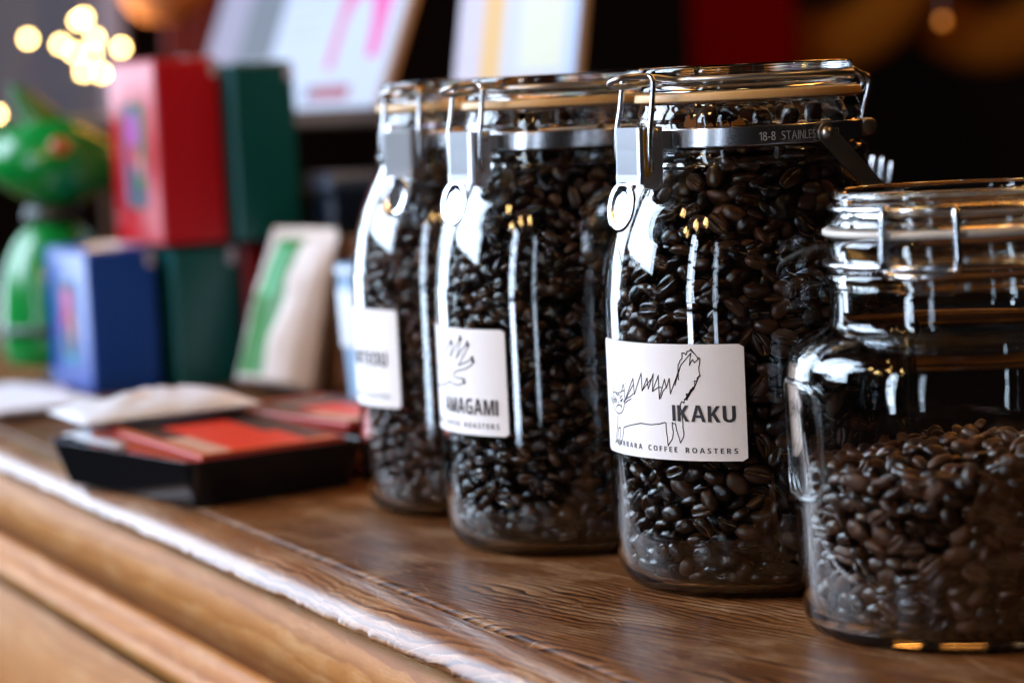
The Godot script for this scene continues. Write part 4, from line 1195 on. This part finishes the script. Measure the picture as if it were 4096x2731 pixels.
func bags() -> void:
	var green := print_tex(96, 128, Color(.80, .76, .74), [[.24, .05, .42, .90, Color(.16, .42, .14)], [.32, .10, .20, .35, Color(.35, .66, .48)]])
	var b := thing("coffee_bag", "white stand up coffee bag with green printed stripe behind the tray", "bag", on(.210, -.725, .0045), TURN)
	b.basis = Basis(Vector3.UP, deg_to_rad(TURN - 76.0)) * Basis(Vector3.RIGHT, deg_to_rad(-16.0))
	part("bag_skin", pouch(.085, .112, .048, 61), print_mat(green, .45), b)
	part("top_seal", bevel_box(Vector3(.080, .004, .0022), .0006), mat(lin(.6, .5, .42), .5), b, Transform3D(Basis(), Vector3(0, .1118, 0)))
	var k := thing("kraft_bag", "brown kraft paper bag beside the green striped bag", "bag", on(.262, -.70), TURN - 40.0)
	part("bag_skin", pouch(.05, .106, .036, 67), mat(lin(.11, .045, .016), .7), k)
	part("top_seal", bevel_box(Vector3(.046, .004, .0022), .0006), mat(lin(.2, .1, .04), .6), k, Transform3D(Basis(), Vector3(0, .1058, 0)))
	carton("plain dark red carton under the overhanging dark green carton", .2435, -.868, 0, Vector3(.048, .1038, .116), lin(.16, .003, .004), [])
	# pale blue tumbler behind the last jar
	var cup := thing("plastic_tumbler", "frosted pale blue plastic tumbler standing behind the text label jar", "tumbler", on(.212, -.50))
	var fr := mat(lin(.30, .48, .68), .35); fr.backlight_enabled = true; fr.backlight = Color(.3, .4, .5)
	part("tumbler_wall", lathe(smooth_profile([Vector2(0, .001), Vector2(.026, 0), Vector2(.028, .003), Vector2(.031, .05), Vector2(.0335, .098), Vector2(.0325, .099), Vector2(.030, .05), Vector2(.0265, .006), Vector2(0, .005)], 3), 48), fr, cup)
	part("tumbler_rim", lathe([Vector2(.0322, .097), Vector2(.0352, .0972), Vector2(.0356, .1), Vector2(.034, .1016), Vector2(.0322, .1)], 48, true), mat(lin(.6, .72, .85), .25), cup)
	part("paper_sleeve", lathe([Vector2(.0322, .052), Vector2(.0328, .052), Vector2(.0345, .088), Vector2(.0339, .088)], 48, true), mat(lin(.72, .8, .88), .5), cup)
	# navy tin behind
	var n := thing("navy_tin", "dark navy square tin behind the kraft bag", "tin", on(.300, -.79), TURN)
	part("tin_body", bevel_box(Vector3(.06, .138, .06), .004), mat(lin(.004, .010, .028), .35), n)
	part("tin_lid", bevel_box(Vector3(.063, .014, .063), .004), mat(lin(.05, .075, .13), .3), n, Transform3D(Basis(), Vector3(0, .1382, 0)))

func posters() -> void:
	# sheets standing on the back shelf, leaning back, facing the front of the counter
	var shelf := .1975
	var sheet := Color(.62, .64, .69)
	var white := print_tex(256, 192, sheet, [[.54, .30, .34, .50, Color(.74, .22, .50)], [.66, .82, .13, .30, sheet, "o"], [.50, .50, .06, .34, Color(.70, .26, .40)], [.08, .5, .3, .012, Color(.55, .57, .62)], [.08, .56, .34, .012, Color(.55, .57, .62)], [.08, .62, .28, .012, Color(.55, .57, .62)], [.08, .68, .3, .012, Color(.55, .57, .62)], [.45, .91, .3, .06, Color(.50, .06, .16)], [.40, .91, .05, .06, Color(.25, .25, .33)], [.97, 0, .03, 1, Color(.55, .37, .24)]])
	var yellow := print_tex(256, 192, Color(.66, .66, .69), [[0, 0, .22, 1, Color(.66, .62, .66)], [.22, 0, .18, 1, Color(.74, .58, .32)], [.55, .1, .35, .8, Color(.72, .72, .63)], [.92, 0, .08, 1, Color(.60, .66, .77)]])
	var lean := func(x: float, z: float, deg: float) -> Transform3D:
		return Transform3D(Basis(Vector3.UP, deg_to_rad(TURN - 90.0)) * Basis(Vector3.RIGHT, deg_to_rad(-deg)), on(x, z, shelf + .0005))
	for e in [["leaning_poster", "white leaning poster with a pink figure print and tan edge", white, .37, -1.055, .30, .21, 21.0], ["leaning_poster", "white leaning menu sheet with a tan stripe behind the hand label jar", yellow, .37, -.655, .205, .21, 9.0]]:
		var t := thing(e[0], e[1], "poster", Vector3.ZERO, 0.0, "sheets leaning on the back shelf")
		t.transform = lean.call(e[3], e[4], e[7])
		part("printed_sheet", card(e[5], e[6], .002), print_mat(e[2], .5), t)
		part("backing_board", card(e[5] + .004, e[6] + .003, .004), M.tan, t, Transform3D(Basis(), Vector3(0, 0, -.0035)))
	var g := thing("grey_card", "grey leaning card between the white poster and the dark curtain", "card", Vector3.ZERO, 0.0, "sheets leaning on the back shelf")
	g.transform = lean.call(.40, -1.36, 21.0)
	part("printed_sheet", card(.26, .20, .003), print_mat(print_tex(128, 96, Color(.34, .35, .37), [[0, 0, .38, 1, Color(.50, .47, .52)], [.5, .2, .4, .05, Color(.5, .5, .52)]]), .6), g)
	part("stand_strip", bevel_box(Vector3(.2, .01, .008), .001), M.frame, g, Transform3D(Basis(), Vector3(0, .0, -.007)))

func fork() -> void:
	# steel fork standing in a dark cup behind the jars
	var base := Vector3(.158, 0, -1.30)
	var c := thing("dark_cup", "dark stoneware cup hidden behind the wire clip jar", "cup", base)
	part("cup_wall", lathe(smooth_profile([Vector2(0, .001), Vector2(.024, 0), Vector2(.028, .004), Vector2(.030, .04), Vector2(.031, .088), Vector2(.0285, .088), Vector2(.027, .04), Vector2(.024, .007), Vector2(0, .006)], 3), 40), mat(lin(.012, .012, .013), .4), c)
	part("foot_ring", lathe([Vector2(.016, .0), Vector2(.020, -.0), Vector2(.021, .0012), Vector2(.016, .0012)], 32, true), M.frame, c)
	var f := thing("steel_fork", "polished steel fork standing upright with its tines showing above jar", "fork", base + Vector3(-.002, .0075, 0))
	f.basis = Basis(Vector3.UP, -.45) * Basis(Vector3(0, 0, 1), -.16)
	part("handle", tube(smooth_path([Vector3(0, .001, 0), Vector3(0, .06, .0006), Vector3(0, .115, -.001)], 5), .0024, 10), M.steel_bright, f)
	part("neck", extrude(PackedVector2Array([Vector2(-.002, .112), Vector2(.002, .112), Vector2(.0085, .122), Vector2(.0095, .136), Vector2(-.0095, .136), Vector2(-.0085, .122)]), .0016), M.steel_bright, f)
	for k in 4:
		var x := lerpf(-.0072, .0072, k / 3.0)
		part("tine", tube(smooth_path([Vector3(x, .135, 0), Vector3(x, .148, .0010), Vector3(x, .1565, .0004), Vector3(x * .98, .1625 - .002 * absf(k - 1.5), -.0006)], 4), .0011, 8), M.steel_bright, f)

# drawn strokes of the printed labels: along and up, tenths of a millimetre
const CAT := [[-397, 63, -395, 40, -395, 21, -369, 25, -343, 23, -316, 29, -304, 33, -285, 65, -277, 43, -276, 29, -276, 4], [-304, 33, -277, 41], [-395, 21, -402, 3, -399, -28, -383, -48, -353, -60, -334, -61, -310, -54, -290, -36, -282, -17, -276, 4], [-363, 20, -347, 14, -330, 19, -319, 13], [-390, 5, -359, -4], [-391, -6, -384, -18, -360, -14, -356, -8, -391, -6], [-298, 18, -323, 3], [-296, 4, -309, -9, -319, -7, -296, 4], [-340, -11, -334, -16, -338, -24], [-361, -42, -361, -32, -338, -25, -317, -25, -312, -35, -307, -22], [-445, 8, -401, -14], [-446, -8, -399, -27], [-291, -8, -253, 11, -229, 19, -209, 32], [-278, -13, -254, -1, -226, 9], [-349, -62, -357, -99, -371, -140, -396, -189, -368, -172, -356, -138, -351, -122, -329, -117, -332, -143, -342, -165, -348, -194, -324, -178, -307, -144, -296, -114, -249, -102, -168, -86, -105, -88, -57, -82, -32, -75, -23, -76, -23, -109, -19, -136, -17, -168, 6, -139, 12, -111, 8, -90, 8, -73, 13, -77, 24, -77, 28, -103, 37, -130, 44, -154, 59, -130, 62, -116, 58, -92, 59, -71, 58, -43, 55, -23, 51, -16, 51, 2], [51, 2, 58, 12, 68, 7, 71, 23, 83, 21, 80, 44, 95, 42, 100, 61, 113, 60, 120, 82, 119, 96, 130, 96, 132, 110, 145, 115, 141, 130, 140, 151, 144, 161, 147, 182, 143, 189, 139, 182, 136, 190, 111, 221, 107, 223, 105, 216, 92, 214, 87, 200, 78, 207, 69, 207, 68, 185, 57, 176, 56, 167, 49, 162, 47, 140, 47, 100], [115, 65, 126, 86, 140, 117], [79, 23, 99, 51, 113, 68], [108, 223, 113, 214, 127, 202], [109, 207, 83, 181, 60, 157, 51, 133, 42, 115, 30, 77], [109, 207, 104, 185, 100, 158, 107, 171, 115, 181, 122, 169, 139, 182], [-276, -3, -206, 94, -201, 29, -150, 118, -149, 47, -115, 101, -111, 56, -79, 120, -88, 48, -52, 114, -52, 19, -21, 100, -13, 65, 3, 104, 6, 42, 42, 119, 51, 140], [-260, 13, -202, 73], [-147, 49, -93, 97], [-87, 48, -53, 67, -39, 66], [-45, 21, -31, 51, -15, 67], [-269, 69, -267, 68]]
const HAND := [[-149, 32, -39, 101, 58, 177], [76, 172, 42, 104, 87, 141, 145, 199], [153, 193, 100, 100, 145, 137, 194, 174], [207, 168, 173, 128, 117, 70, 181, 88, 225, 107], [237, 93, 212, 75, 167, 56, 84, 41, 67, 22, 95, 14, 158, 12, 159, -3, 118, -18, 77, -19, 32, -8, -27, -25, -188, -46]]
const NAILS := [[56, 179, 65, 167], [142, 201, 144, 189], [194, 177, 198, 164], [223, 110, 228, 93], [156, 9, 159, -5]]
